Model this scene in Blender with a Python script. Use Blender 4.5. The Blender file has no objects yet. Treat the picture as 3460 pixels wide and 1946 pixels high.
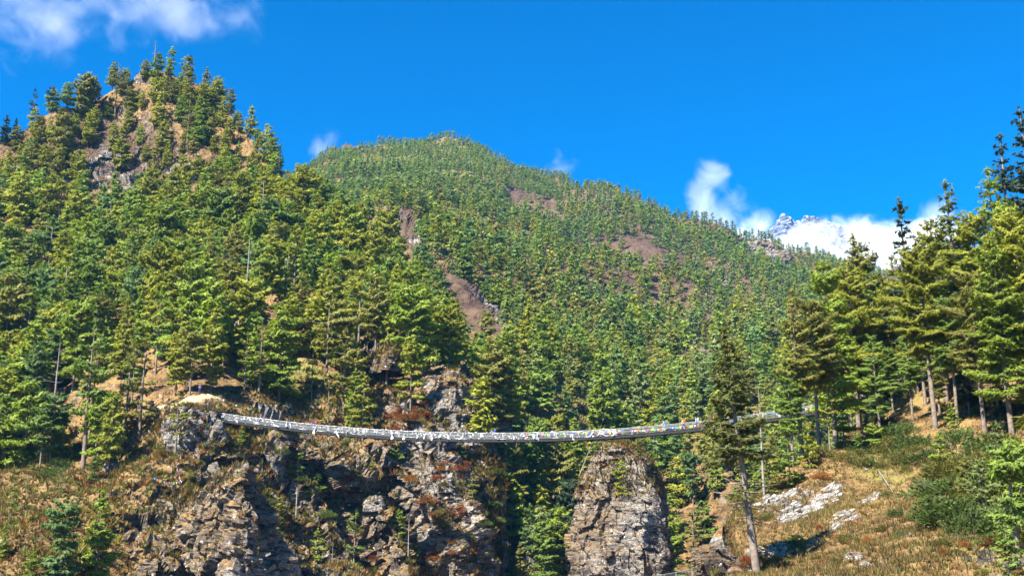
import bpy, math, random
import numpy as np
from mathutils import Vector, Matrix
R = math.radians
# ------------------------------------------------------------------ camera, sky, sun, exposure
sc = bpy.context.scene
C = sc.collection
W, H = 1024, 575
PITCH = R(14.0)
HFOV = R(50.0)
F = 512 / math.tan(HFOV / 2)
CAMZ = 1.6
cam_d = bpy.data.cameras.new("camera"); cam = bpy.data.objects.new("camera", cam_d); C.objects.link(cam)
cam.location = (0, 0, CAMZ); cam.rotation_euler = (R(90) + PITCH, 0, 0)
cam_d.sensor_fit = 'HORIZONTAL'; cam_d.angle = HFOV; cam_d.clip_start = 0.5; cam_d.clip_end = 20000
sc.camera = cam
SUN_EL, SUN_AZ = R(47), R(-136)          # azimuth measured from +Y (view) clockwise: left and behind the camera
sdir = Vector((math.cos(SUN_EL) * math.sin(SUN_AZ), math.cos(SUN_EL) * math.cos(SUN_AZ), math.sin(SUN_EL)))
wd = bpy.data.worlds.new("World"); sc.world = wd; wd.use_nodes = True
wn = wd.node_tree; wn.nodes.clear()
wo = wn.nodes.new('ShaderNodeOutputWorld'); wb = wn.nodes.new('ShaderNodeBackground'); ws = wn.nodes.new('ShaderNodeTexSky')
ws.sky_type = 'NISHITA'; ws.sun_disc = False; ws.sun_elevation = SUN_EL; ws.sun_rotation = SUN_AZ
ws.altitude = 3200; ws.air_density = 1.0; ws.dust_density = 0.0; ws.ozone_density = 3.0
hs = wn.nodes.new('ShaderNodeHueSaturation'); hs.inputs['Saturation'].default_value = 2.15; hs.inputs['Hue'].default_value = 0.502; hs.inputs['Value'].default_value = 1.0
wn.links.new(ws.outputs[0], hs.inputs['Color']); wn.links.new(hs.outputs[0], wb.inputs[0]); wn.links.new(wb.outputs[0], wo.inputs[0])
wb.inputs[1].default_value = 0.078
sl = bpy.data.lights.new("sun", 'SUN'); so = bpy.data.objects.new("sun", sl); C.objects.link(so)
sl.energy = 5.0; sl.angle = R(0.5); sl.color = (1.0, 0.93, 0.82)
so.rotation_euler = sdir.to_track_quat('Z', 'Y').to_euler()
sc.view_settings.view_transform = 'Standard'; sc.view_settings.look = 'None'; sc.view_settings.gamma = 1
sc.view_settings.exposure = 1.85
sc.cycles.max_bounces = 8; sc.cycles.diffuse_bounces = 2; sc.cycles.volume_bounces = 6; sc.cycles.transparent_max_bounces = 10
rng = np.random.default_rng(7)
random.seed(7)

# ------------------------------------------------------------------ helpers
FW = np.array([0, math.cos(PITCH), math.sin(PITCH)]); UPV = np.array([0, -math.sin(PITCH), math.cos(PITCH)])
CAM = np.array([0, 0, CAMZ])
def P(u, v, d):
    u = np.asarray(u, float); v = np.asarray(v, float); d = np.asarray(d, float)
    x = (u - 512) / F; y = (287.5 - v) / F
    return CAM + d[..., None] * (x[..., None] * np.array([1., 0, 0]) + y[..., None] * UPV + FW)
def PV(u, v, d): return Vector(P(u, v, d))
def proj(p):
    q = np.asarray(p, float) - CAM
    d = q @ FW
    return 512 + F * q[..., 0] / d, 287.5 - F * (q @ UPV) / d, d

def hsh(i, j, k, s):
    h = (i.astype(np.int64) * 374761393 + j.astype(np.int64) * 668265263 + k.astype(np.int64) * 2147483647 + s * 1274126177) & 0xffffffff
    h = ((h ^ (h >> 13)) * 1274126177) & 0xffffffff
    h = ((h ^ (h >> 16)) * 2246822519) & 0xffffffff
    h = h ^ (h >> 15)
    return (h & 0xffffff) / float(0xffffff)
def vnoise(p, s=0):
    i = np.floor(p).astype(np.int64); f = p - i; f = f * f * f * (f * (f * 6 - 15) + 10)
    o = 0
    for a in (0, 1):
        wa = f[..., 0] if a else 1 - f[..., 0]
        for b in (0, 1):
            wb_ = f[..., 1] if b else 1 - f[..., 1]
            for c in (0, 1):
                wc = f[..., 2] if c else 1 - f[..., 2]
                o = o + wa * wb_ * wc * hsh(i[..., 0] + a, i[..., 1] + b, i[..., 2] + c, s)
    return o * 2 - 1
def fbm(p, s=0, o=5, g=0.5):
    r = 0; a = 1; t = 0
    for k in range(o):
        r = r + a * vnoise(p * (2.03 ** k) + k * 17.3, s + k); t += a; a *= g
    return r / t
def blocks(p, s=0):
    """faceted rock: voronoi cells, each cell a tilted plane"""
    i = np.floor(p).astype(np.int64); best = np.full(p.shape[:-1], 9e9); out = np.zeros(p.shape[:-1])
    for a in (-1, 0, 1):
        for b in (-1, 0, 1):
            for c in (-1, 0, 1):
                I, J, K = i[..., 0] + a, i[..., 1] + b, i[..., 2] + c
                cx = I + hsh(I, J, K, s); cy = J + hsh(I, J, K, s + 1); cz = K + hsh(I, J, K, s + 2)
                dx, dy, dz = p[..., 0] - cx, p[..., 1] - cy, p[..., 2] - cz
                dd = dx * dx + dy * dy + dz * dz
                h = (hsh(I, J, K, s + 3) - .5) + 1.1 * ((hsh(I, J, K, s + 4) - .5) * dx + (hsh(I, J, K, s + 5) - .5) * dy + (hsh(I, J, K, s + 6) - .7) * dz)
                m = dd < best
                best = np.where(m, dd, best); out = np.where(m, h, out)
    return out

def mk_mesh(name, V, Fc, mats=(), attrs=None, smooth=False, midx=None):
    me = bpy.data.meshes.new(name)
    V = np.ascontiguousarray(V, np.float32); Fc = np.ascontiguousarray(Fc, np.int32)
    n = Fc.shape[1]
    me.vertices.add(len(V)); me.vertices.foreach_set('co', V.ravel())
    me.loops.add(Fc.size); me.loops.foreach_set('vertex_index', Fc.ravel())
    me.polygons.add(len(Fc)); me.polygons.foreach_set('loop_start', np.arange(0, Fc.size, n, dtype=np.int32))
    if midx is not None: me.polygons.foreach_set('material_index', np.asarray(midx, np.int32))
    me.polygons.foreach_set('use_smooth', np.full(len(Fc), smooth))
    me.update(calc_edges=True)
    for m in mats: me.materials.append(m)
    for k, a in (attrs or {}).items():
        a = np.asarray(a, np.float32)
        if a.ndim == 1:
            at = me.attributes.new(k, 'FLOAT', 'POINT'); at.data.foreach_set('value', a)
        else:
            at = me.attributes.new(k, 'FLOAT_COLOR', 'POINT'); at.data.foreach_set('color', np.c_[a, np.ones(len(a))].astype(np.float32).ravel())
    return me
def add(name, me, parent=None, label=None, cat=None, group=None, kind=None, loc=None):
    o = bpy.data.objects.new(name, me); C.objects.link(o)
    if parent is not None: o.parent = parent
    if loc is not None: o.location = loc
    if label: o['label'] = label
    if cat: o['category'] = cat
    if group: o['group'] = group
    if kind: o['kind'] = kind
    return o
class MB:
    """collects triangles / quads (as tri) into one mesh"""
    def __init__(s): s.v = []; s.f = []; s.m = []; s.n = 0
    def put(s, V, Fc, mi=0):
        V = np.asarray(V, float); Fc = np.asarray(Fc, int)
        if Fc.shape[1] == 4: Fc = np.concatenate([Fc[:, [0, 1, 2]], Fc[:, [0, 2, 3]]])
        s.v.append(V); s.f.append(Fc + s.n); s.m.append(np.full(len(Fc), mi)); s.n += len(V)
    def tube(s, pts, rad, k=6, mi=0, cap=True):
        pts = np.asarray(pts, float); rad = np.broadcast_to(np.asarray(rad, float), (len(pts),))
        t = np.gradient(pts, axis=0); t /= np.linalg.norm(t, axis=1)[:, None] + 1e-9
        ref = np.array([0, 0, 1.]) if abs(t[0, 2]) < .9 else np.array([1., 0, 0])
        a = np.cross(t, ref); a /= np.linalg.norm(a, axis=1)[:, None] + 1e-9; b = np.cross(t, a)
        th = np.arange(k) * 2 * np.pi / k
        V = pts[:, None] + rad[:, None, None] * (np.cos(th)[None, :, None] * a[:, None] + np.sin(th)[None, :, None] * b[:, None])
        n = len(pts); idx = np.arange(n * k).reshape(n, k); nx = np.roll(idx, -1, 1)
        Fq = np.stack([idx[:-1], nx[:-1], nx[1:], idx[1:]], -1).reshape(-1, 4)
        V = V.reshape(-1, 3)
        s.put(V, Fq, mi)
        if cap:
            s.put(np.vstack([V[:k], pts[:1]]), [[(i + 1) % k, i, k] for i in range(k)], mi)
            s.put(np.vstack([V[-k:], pts[-1:]]), [[i, (i + 1) % k, k] for i in range(k)], mi)
    def box(s, c, half, ax=None, mi=0):
        ax = np.eye(3) if ax is None else np.asarray(ax, float)
        q = np.array([[x, y, z] for z in (-1, 1) for y in (-1, 1) for x in (-1, 1)], float) * np.asarray(half)
        s.put(np.asarray(c) + q @ ax, [[0, 2, 3, 1], [4, 5, 7, 6], [0, 1, 5, 4], [2, 6, 7, 3], [0, 4, 6, 2], [1, 3, 7, 5]], mi)
    def mesh(s, name, mats, smooth=False):
        return mk_mesh(name, np.vstack(s.v), np.vstack(s.f), mats, smooth=smooth, midx=np.concatenate(s.m))

# ------------------------------------------------------------------ materials
def newmat(name):
    m = bpy.data.materials.new(name); m.use_nodes = True
    nt = m.node_tree; b = nt.nodes['Principled BSDF']; b.inputs['Roughness'].default_value = .85
    b.inputs['Specular IOR Level'].default_value = .2
    return m, nt, b
def ramp(nt, stops, fac=None, interp='LINEAR'):
    r = nt.nodes.new('ShaderNodeValToRGB'); e = r.color_ramp.elements; r.color_ramp.interpolation = interp
    while len(e) < len(stops): e.new(.5)
    for k, (p, c) in enumerate(stops): e[k].position = p; e[k].color = (*c, 1) if len(c) == 3 else c
    if fac is not None: nt.links.new(fac, r.inputs[0])
    return r
def noise(nt, scale, vec=None, detail=5, rough=.6, dist=0):
    n = nt.nodes.new('ShaderNodeTexNoise'); n.inputs['Scale'].default_value = scale; n.inputs['Detail'].default_value = detail
    n.inputs['Roughness'].default_value = rough; n.inputs['Distortion'].default_value = dist
    if vec is not None: nt.links.new(vec, n.inputs['Vector'])
    return n
def mth(nt, op, a, b=None, c=None, clamp=False):
    n = nt.nodes.new('ShaderNodeMath'); n.operation = op; n.use_clamp = clamp
    for k, x in enumerate((a, b, c)):
        if x is None: continue
        if isinstance(x, (int, float)): n.inputs[k].default_value = x
        else: nt.links.new(x, n.inputs[k])
    return n.outputs[0]
def mixc(nt, fac, a, b, mode='MIX'):
    n = nt.nodes.new('ShaderNodeMix'); n.data_type = 'RGBA'; n.blend_type = mode
    for s_, x in ((0, fac), (6, a), (7, b)):
        if isinstance(x, (int, float)): n.inputs[s_].default_value = x
        elif isinstance(x, tuple): n.inputs[s_].default_value = (*x, 1)
        else: nt.links.new(x, n.inputs[s_])
    return n.outputs[2]
def attr(nt, name):
    a = nt.nodes.new('ShaderNodeAttribute'); a.attribute_name = name; return a
def smooth(nt, x, lo, hi):
    n = nt.nodes.new('ShaderNodeMapRange'); n.interpolation_type = 'SMOOTHSTEP'; n.inputs[1].default_value = lo; n.inputs[2].default_value = hi
    nt.links.new(x, n.inputs[0]); return n.outputs[0]

def terrain_mat(name, k=1.0, rockonly=False):
    """k scales texture size (metres)"""
    m, nt, b = newmat(name)
    geo = nt.nodes.new('ShaderNodeNewGeometry'); pos = geo.outputs['Position']
    mp = nt.nodes.new('ShaderNodeMapping'); mp.inputs['Rotation'].default_value = (R(28), R(-24), 0); mp.inputs['Scale'].default_value = (.35, .35, 1.3)
    nt.links.new(pos, mp.inputs[0])
    n1 = noise(nt, .035 / k, pos, 6, .65); n2 = noise(nt, .35 / k, pos, 6, .7); n3 = noise(nt, 1.6 / k, pos, 4, .7)
    strata = noise(nt, .75 / k, mp.outputs[0], 8, .72, .6)
    gmix = mth(nt, 'ADD', mth(nt, 'MULTIPLY', n1.outputs[0], .3), mth(nt, 'ADD', mth(nt, 'MULTIPLY', n2.outputs[0], .4), mth(nt, 'MULTIPLY', n3.outputs[0], .35)))
    g = ramp(nt, [(.40, (.035, .024, .014)), (.47, (.10, .06, .028)), (.53, (.21, .13, .05)), (.58, (.27, .18, .072)), (.63, (.13, .085, .035)), (.70, (.17, .15, .05))], gmix)
    gg = ramp(nt, [(.40, (.05, .05, .015)), (.52, (.15, .145, .035)), (.66, (.24, .21, .055))], gmix)
    gcol = mixc(nt, smooth(nt, mth(nt, 'ADD', attr(nt, 'green').outputs['Fac'], mth(nt, 'MULTIPLY', mth(nt, 'SUBTRACT', n2.outputs[0], .5), .8)), .35, .7), g.outputs[0], gg.outputs[0])
    gcol = mixc(nt, smooth(nt, mth(nt, 'ADD', attr(nt, 'red').outputs['Fac'], mth(nt, 'MULTIPLY', mth(nt, 'SUBTRACT', n2.outputs[0], .5), 1.6)), .45, .75), gcol, (.12, .034, .018))
    gcol = mixc(nt, smooth(nt, attr(nt, 'brown').outputs['Fac'], .2, .8), gcol, ramp(nt, [(.4, (.045, .028, .019)), (.52, (.10, .062, .040)), (.6, (.135, .088, .055)), (.68, (.11, .09, .05))], gmix).outputs[0])
    r1 = ramp(nt, [(.34, (.02, .02, .023)), (.43, (.07, .067, .068)), (.50, (.19, .178, .168)), (.56, (.36, .325, .27)), (.60, (.14, .118, .10)), (.71, (.48, .46, .42))], strata.outputs[0])
    n4 = noise(nt, .9 / k, pos, 5, .75, .4)
    rust = mixc(nt, smooth(nt, n1.outputs[0], .42, .62), r1.outputs[0], mixc(nt, .75, r1.outputs[0], (.42, .29, .14), 'MULTIPLY'))
    rcol = mixc(nt, smooth(nt, n4.outputs[0], .615, .66), rust, (.66, .64, .60))
    rcol = mixc(nt, smooth(nt, n4.outputs[0], .40, .30), rcol, (.03, .028, .027))
    nz = nt.nodes.new('ShaderNodeSeparateXYZ'); nt.links.new(geo.outputs['True Normal'], nz.inputs[0])
    steep = mth(nt, 'SUBTRACT', .62, nz.outputs[2])
    rk = mth(nt, 'ADD', mth(nt, 'ADD', attr(nt, 'rock').outputs['Fac'], mth(nt, 'MULTIPLY', steep, .9)), mth(nt, 'ADD', mth(nt, 'MULTIPLY', mth(nt, 'SUBTRACT', n2.outputs[0], .5), 1.6), mth(nt, 'MULTIPLY', mth(nt, 'SUBTRACT', n3.outputs[0], .5), 1.1)))
    if rockonly: rk = mth(nt, 'ADD', rk, .62)
    rf = smooth(nt, rk, .36, .52)
    col = mixc(nt, rf, gcol, rcol)
    col = mixc(nt, smooth(nt, mth(nt, 'ADD', attr(nt, 'sand').outputs['Fac'], mth(nt, 'MULTIPLY', mth(nt, 'SUBTRACT', n2.outputs[0], .5), .8)), .45, .6), col, (.44, .345, .21))
    col = mixc(nt, smooth(nt, mth(nt, 'ADD', attr(nt, 'white').outputs['Fac'], mth(nt, 'MULTIPLY', mth(nt, 'SUBTRACT', strata.outputs[0], .5), 2.2)), .58, .66), col, (.72, .70, .67))
    nt.links.new(col, b.inputs['Base Color'])
    bp = nt.nodes.new('ShaderNodeBump'); bp.inputs['Strength'].default_value = .9; bp.inputs['Distance'].default_value = .5 * k
    nt.links.new(mth(nt, 'ADD', mth(nt, 'MULTIPLY', strata.outputs[0], 1.2), mth(nt, 'ADD', n3.outputs[0], n2.outputs[0])), bp.inputs['Height']); nt.links.new(bp.outputs[0], b.inputs['Normal'])
    return m
M = {}
M['near'] = terrain_mat('near slope', .55); M['cliff'] = terrain_mat('cliff slope', 1.0); M['far'] = terrain_mat('far slope', 3.0)
M['crag'] = terrain_mat('crag rock', .9, True)

def foliage(name, use_attr):
    m, nt, b = newmat(name)
    out = nt.nodes['Material Output']
    if use_attr: base = attr(nt, 'tint').outputs['Color']; rnd = None
    else:
        oi = nt.nodes.new('ShaderNodeObjectInfo'); base = oi.outputs['Color']
    pos = nt.nodes.new('ShaderNodeNewGeometry')
    n = noise(nt, .9, pos.outputs['Position'], 3, .6)
    ri = pos.outputs['Random Per Island']
    var = ramp(nt, [(0, (.55, .55, .6)), (.55, (1., 1., 1.)), (1, (1.5, 1.32, .8))], mth(nt, 'ADD', mth(nt, 'MULTIPLY', ri, .5), mth(nt, 'MULTIPLY', n.outputs[0], .5)))
    col = mixc(nt, 1.0, base, var.outputs[0], 'MULTIPLY')
    nt.links.new(col, b.inputs['Base Color']); b.inputs['Roughness'].default_value = .6
    tr = nt.nodes.new('ShaderNodeBsdfTranslucent'); nt.links.new(mixc(nt, 1.0, col, (1.25, 1.3, .5), 'MULTIPLY'), tr.inputs[0])
    mx = nt.nodes.new('ShaderNodeMixShader'); mx.inputs[0].default_value = .36
    nt.links.new(b.outputs[0], mx.inputs[1]); nt.links.new(tr.outputs[0], mx.inputs[2]); nt.links.new(mx.outputs[0], out.inputs[0])
    return m
M['needle'] = foliage('needles', False); M['needle_a'] = foliage('forest needles', True)
def plain(name, col, rough=.8, var=.35, scale=6, metal=0):
    m, nt, b = newmat(name); b.inputs['Roughness'].default_value = rough; b.inputs['Metallic'].default_value = metal
    tc = nt.nodes.new('ShaderNodeTexCoord'); n = noise(nt, scale, tc.outputs['Object'], 5, .65)
    r = ramp(nt, [(.3, tuple(c * (1 - var) for c in col)), (.7, tuple(min(1, c * (1 + var)) for c in col))], n.outputs[0])
    nt.links.new(r.outputs[0], b.inputs['Base Color']); return m
M['bark'] = plain('bark', (.17, .135, .11), .9, .5, 3)
M['deadwood'] = plain('dead wood', (.21, .19, .17), .9, .4, 3)
M['steel'] = plain('weathered steel', (.03, .03, .032), .8, .3, 2)
M['cable'] = plain('cable', (.30, .31, .32), .5, .2, 3, .5)
M['concrete'] = plain('concrete', (.34, .32, .29), .9, .25, 2)
def cloth(name, col): return plain(name, col, .85, .12, 5)

# ------------------------------------------------------------------ terrain sheets
def tps_fit(pts):
    A = np.array(pts, float); uv = A[:, :2] / 100; y = np.log(A[:, 2])
    n = len(A); r = np.linalg.norm(uv[:, None] - uv[None], axis=2)
    K = np.where(r > 0, r * r * np.log(r + 1e-12), 0) + np.eye(n) * .004
    Pm = np.c_[np.ones(n), uv]
    S = np.block([[K, Pm], [Pm.T, np.zeros((3, 3))]])
    w = np.linalg.solve(S, np.r_[y, 0, 0, 0])
    def f(u, v):
        q = np.stack([u, v], -1) / 100; o = w[n] + w[n + 1] * q[..., 0] + w[n + 2] * q[..., 1]
        for k in range(n):
            rr = np.hypot(q[..., 0] - uv[k, 0], q[..., 1] - uv[k, 1]); o = o + w[k] * rr * rr * np.log(rr + 1e-9)
        return np.exp(o)
    return f
def blob(U, V, L):
    o = np.zeros_like(U)
    for (u, v, ru, rv, *a) in L:
        val = a[0] if a else 1.0; an = R(a[1]) if len(a) > 1 else 0
        du, dv = U - u, V - v
        x = du * math.cos(an) + dv * math.sin(an); y = -du * math.sin(an) + dv * math.cos(an)
        o = np.maximum(o, val * np.exp(-((x / ru) ** 2 + (y / rv) ** 2) ** 1.5))
    return o
class Sheet: pass
def grid_faces(nr, nc):
    i = np.arange(nr * nc).reshape(nr, nc)
    return np.stack([i[:-1, :-1], i[:-1, 1:], i[1:, 1:], i[1:, :-1]], -1).reshape(-1, 4)
def gnormals(X):
    a = np.gradient(X, axis=1); b = np.gradient(X, axis=0)
    n = np.cross(a, b); n /= np.linalg.norm(n, axis=2)[..., None] + 1e-9
    return n
def sheet(name, u0, u1, du, rows, vbot, ridge, ctrl, masks, amp, mat, post=None, back=60, keep=None):
    us = np.arange(u0, u1 + .1, du); vr = np.interp(us, [a for a, b in ridge], [b for a, b in ridge])
    t = np.linspace(0, 1, rows) ** 0.97
    U = np.broadcast_to(us, (rows, len(us))).copy(); V = vbot + (vr[None] - vbot) * t[:, None]
    f = tps_fit(ctrl); D = f(U, V)
    if post is not None: D = post(U, V, D)
    X = P(U, V, D)
    # far side of the ridge
    nb = 16; s_ = (np.linspace(0, 1, nb + 1)[1:] ** 1.6) * back
    hd = X[-1] - CAM; hd[:, 2] = 0; hd /= np.linalg.norm(hd, axis=1)[:, None]
    B = X[-1][None] + hd[None] * s_[:, None, None]; B[..., 2] -= (s_ ** 2 / (s_ + back * .15) * .8)[:, None]
    XX = np.concatenate([X, B]); Uf = np.concatenate([U, np.repeat(U[-1:], nb, 0)]); Vf = np.concatenate([V, np.repeat(V[-1:], nb, 0)])
    N = gnormals(XX)
    at = {k: blob(Uf, Vf, L) for k, L in masks.items()}
    rock = np.clip(at.get('rock', np.zeros_like(Uf)), 0, 1)
    sm, bl, sc1 = amp     # smooth amplitude, block amplitude, base scale (m)
    dn = fbm(XX / (sc1 * 4), 3, 6, .55) * sm
    wq = XX + fbm(XX / (sc1 * .8), 9, 3)[..., None] * sc1 * .3
    ang = np.array([[.9, .3, -.3], [-.3, .95, .1], [.35, 0, .94]])
    q = (wq @ ang) * np.array([1, 1, .75])
    blk = blocks(q / sc1, 21) * 1.0 + blocks(q / (sc1 * .36), 31) * .42 + blocks(q / (sc1 * .14), 41) * .16
    XX = XX + N * (dn + blk * bl * (rock * .93 + .07))[..., None]
    if keep is not None:      # never nearer than the bridge where it passes
        dd = (XX - CAM) @ FW; mn = keep(Uf, Vf); fac = np.where((mn > dd), mn / dd, 1.0); XX = CAM + (XX - CAM) * fac[..., None]
    nr, nc = XX.shape[:2]
    me = mk_mesh(name, XX.reshape(-1, 3), grid_faces(nr, nc), [mat], {k: np.clip(a, 0, 1.3).ravel() for k, a in at.items()}, smooth=False)
    o = add(name, me, kind='structure')
    s = Sheet(); s.X = XX[:rows]; s.U = U; s.V = V; s.us = us; s.vr = vr; s.vbot = vbot; s.N = N[:rows]; s.rows = rows; s.obj = o; s.at = {k: a[:rows] for k, a in at.items()}
    s.t = t; s.du = du; s.u0 = u0
    return s
def on(s, u, v):
    """surface point of a sheet at the sheet's own coordinates (u, v)"""
    c = int(round(np.clip((u - s.u0) / s.du, 0, len(s.us) - 1)))
    col = s.V[:, c]; r = int(np.argmin(np.abs(col - v)))
    return s.X[r, c].copy()

# left hill with the cliff under the bridge
L_ridge = [(-160, 195), (0, 140), (30, 122), (75, 106), (100, 92), (150, 70), (200, 82), (230, 110), (260, 146), (300, 194), (340, 236), (380, 272), (430, 316), (460, 356), (488, 394), (497, 412), (502, 432), (508, 480), (516, 550), (524, 690)]
L_ctrl = [(-150, 690, 105), (0, 690, 112), (150, 690, 135), (300, 690, 160), (520, 690, 190),
          (-150, 575, 150), (0, 575, 146), (60, 575, 146), (120, 575, 158), (200, 575, 168), (300, 575, 180), (400, 575, 192), (500, 575, 204),
          (-150, 420, 230), (0, 430, 222), (60, 490, 182), (110, 430, 205), (170, 440, 190), (215, 418, 196), (160, 405, 200),
          (300, 500, 192), (400, 500, 202), (480, 500, 210), (300, 450, 203), (400, 450, 212), (470, 450, 218),
          (300, 395, 226), (370, 400, 226), (440, 400, 228), (250, 392, 218), (490, 420, 228),
          (0, 300, 315), (100, 300, 300), (200, 300, 290), (300, 300, 284), (400, 340, 268), (450, 380, 246),
          (0, 200, 400), (100, 200, 405), (200, 200, 400), (300, 250, 345), (360, 290, 318),
          (-150, 195, 430), (0, 140, 440), (75, 106, 465), (150, 70, 490), (200, 86, 480), (260, 146, 440), (300, 194, 405), (380, 272, 345), (430, 316, 312), (460, 356, 284), (488, 394, 258), (502, 432, 232), (525, 480, 222)]
L_masks = dict(
    rock=[(120, 168, 60, 24, .26), (150, 190, 40, 12, .45, 15), (25, 168, 14, 8, .6), (190, 540, 75, 65, .5), (215, 490, 50, 40, .45), (330, 480, 85, 50, .48, 30), (420, 480, 65, 60, .52), (470, 430, 40, 30, .5),
          (380, 350, 22, 14, .8), (450, 390, 30, 25, .8), (410, 400, 40, 14, .5), (350, 550, 90, 45, .48), (450, 540, 60, 55, .48), (200, 440, 25, 20, .6), (235, 300, 14, 28, .5), (240, 345, 12, 14, .6), (300, 430, 40, 14, .5, 15), (8, 240, 12, 10, .4)],
    red=[(405, 405, 35, 22, .7), (445, 475, 18, 10, .8, 30), (340, 480, 25, 14, .5), (455, 515, 26, 9, .8, 30), (370, 550, 14, 12, .7), (455, 550, 25, 12, .5), (290, 470, 16, 10, .5), (30, 535, 20, 12, .4), (120, 465, 10, 8, .5)],
    green=[(0, 440, 90, 40, .8), (110, 425, 30, 25, .5), (290, 380, 45, 22, .9), (300, 500, 30, 30, .35), (50, 300, 300, 110, .3), (460, 500, 20, 30, .4)],
    brown=[(120, 150, 80, 40, .9), (400, 330, 60, 30, .5), (350, 350, 60, 30, .5)],
    sand=[(190, 405, 26, 7, .9, -10), (160, 406, 20, 4, .8), (215, 402, 14, 5, .8)],
    white=[(150, 165, 16, 3, .45, -20), (350, 450, 60, 20, .3), (200, 470, 20, 25, .3)])
def ridge_mod(U, V, D, lines, hi):
    for (*pl, a, w) in lines:
        best = np.full(U.shape, 1e9); sg = np.zeros(U.shape)
        for (p0, p1) in zip(pl[:-1], pl[1:]):
            p0 = np.array(p0, float); e = np.array(p1) - p0; L2 = e @ e
            tt = np.clip(((U - p0[0]) * e[0] + (V - p0[1]) * e[1]) / L2, 0, 1)
            dx, dy = U - p0[0] - tt * e[0], V - p0[1] - tt * e[1]; dd = np.hypot(dx, dy)
            sg = np.where(dd < best, dx * e[1] - dy * e[0], sg); best = np.minimum(best, dd)
        ww = np.where(sg > 0, w * .38, w)          # the side away from the sun falls off more abruptly
        D = D * (1 - a * np.exp(-(best / ww) ** 2))
    return D
L_spurs = [((270, 436), (318, 490), (352, 560), (372, 640), .03, 18), ((318, 438), (372, 490), (412, 560), (430, 640), .034, 20), ((385, 445), (432, 500), (470, 570), (490, 640), .034, 20), ((440, 448), (476, 510), (505, 590), .03, 16),
           ((330, 330), (400, 385), (430, 425), .02, 16), ((300, 365), (340, 400), (380, 430), .02, 14), ((150, 70), (230, 200), (320, 300), (420, 380), .03, 40), ((60, 100), (60, 250), (120, 380), .02, 50)]
leftS = sheet('left_hill', -160, 524, 1.3, 430, 690, L_ridge, L_ctrl, L_masks, (7.0, 7.5, 8.0), M['cliff'], post=lambda U, V, D: ridge_mod(U, V, D, L_spurs, 0), back=120, keep=lambda U, V: np.where((U > 219) & (U < 530), (197.5 - (U - 216) * .0355) * np.clip(1 - (np.abs(V - (436.0 - 2.7e-4 * (U - 495) ** 2)) - 9) / 60, .9, 1), 0))

# middle ridge with diagonal spurs
M_ridge = [(200, 215), (250, 190), (300, 172), (330, 159), (360, 152), (400, 146), (440, 142), (475, 149), (500, 160), (540, 176), (600, 190), (650, 206), (700, 226), (740, 238), (800, 253), (850, 263), (950, 285), (1180, 310)]
M_ctrl = [(200, 215, 900), (300, 172, 1050), (330, 159, 1200), (360, 152, 1260), (440, 142, 1400), (475, 149, 1380), (540, 176, 1250), (600, 190, 1150), (650, 206, 1100), (700, 226, 1050), (740, 238, 1060), (800, 253, 1120), (850, 263, 1200), (950, 285, 1200), (1180, 310, 1200),
          (560, 330, 490), (620, 420, 365), (640, 500, 290), (560, 500, 242), (560, 575, 216), (520, 450, 250), (520, 520, 226), (700, 575, 262), (700, 450, 330), (500, 400, 285), (450, 280, 470), (400, 215, 640), (500, 250, 640), (600, 260, 720), (700, 300, 680), (750, 350, 540), (800, 400, 440), (800, 300, 760), (850, 350, 640), (950, 450, 400), (700, 400, 440), (760, 500, 280), (900, 575, 260),
          (400, 690, 190), (560, 690, 200), (760, 690, 215), (1180, 690, 240), (1180, 450, 420), (300, 300, 560), (200, 400, 420), (200, 690, 260)]
spurs = [((330, 165), (400, 222), (470, 282), (520, 330), (600, 395), (690, 425), .075, 26), ((480, 170), (560, 275), (640, 330), (700, 400), (730, 470), .06, 34), ((600, 190), (690, 285), (760, 350), (800, 430), .07, 34), ((720, 235), (790, 300), (860, 380), .06, 30)]
def mid_post(U, V, D):
    return ridge_mod(U, V, D, spurs, 0)
M_masks = dict(
    rock=[(398, 222, 10, 6, .5, 40), (415, 240, 18, 6, .5, 40), (500, 304, 24, 8, .7, 40), (510, 318, 14, 12, .9, 45), (548, 262, 14, 8, .8, 40), (700, 340, 30, 30, .5), (680, 370, 26, 20, .6), (705, 250, 20, 8, .6), (752, 258, 10, 6, 1.), (354, 151, 7, 4, 1.), (590, 188, 14, 5, .8), (600, 184, 10, 3, 1), (470, 190, 4, 3, .9), (815, 250, 5, 3, .7), (720, 280, 18, 14, .6), (640, 500, 40, 30, .5), (530, 540, 20, 30, .6), (760, 330, 16, 10, .6)],
    red=[], green=[(600, 400, 400, 120, .55), (420, 165, 110, 26, .7)],
    brown=[(660, 260, 220, 80, .75, 18), (405, 230, 30, 22, .8, 40), (480, 305, 60, 34, .9, 40), (515, 190, 30, 12, 1., 20), (550, 205, 26, 12, 1., 30), (620, 235, 60, 26, 1., 20), (580, 250, 40, 18, 1.), (700, 250, 40, 14, 1., 20), (620, 200, 40, 10, .9, 20), (680, 350, 40, 40, .5), (640, 270, 40, 12, .9)],
    sand=[], white=[(508, 316, 10, 6, .35, 45)])
midS = sheet('middle_ridge', 200, 1180, 2.0, 420, 690, M_ridge, M_ctrl, M_masks, (14, 6.0, 16.0), M['far'], post=mid_post, back=420)

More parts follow.
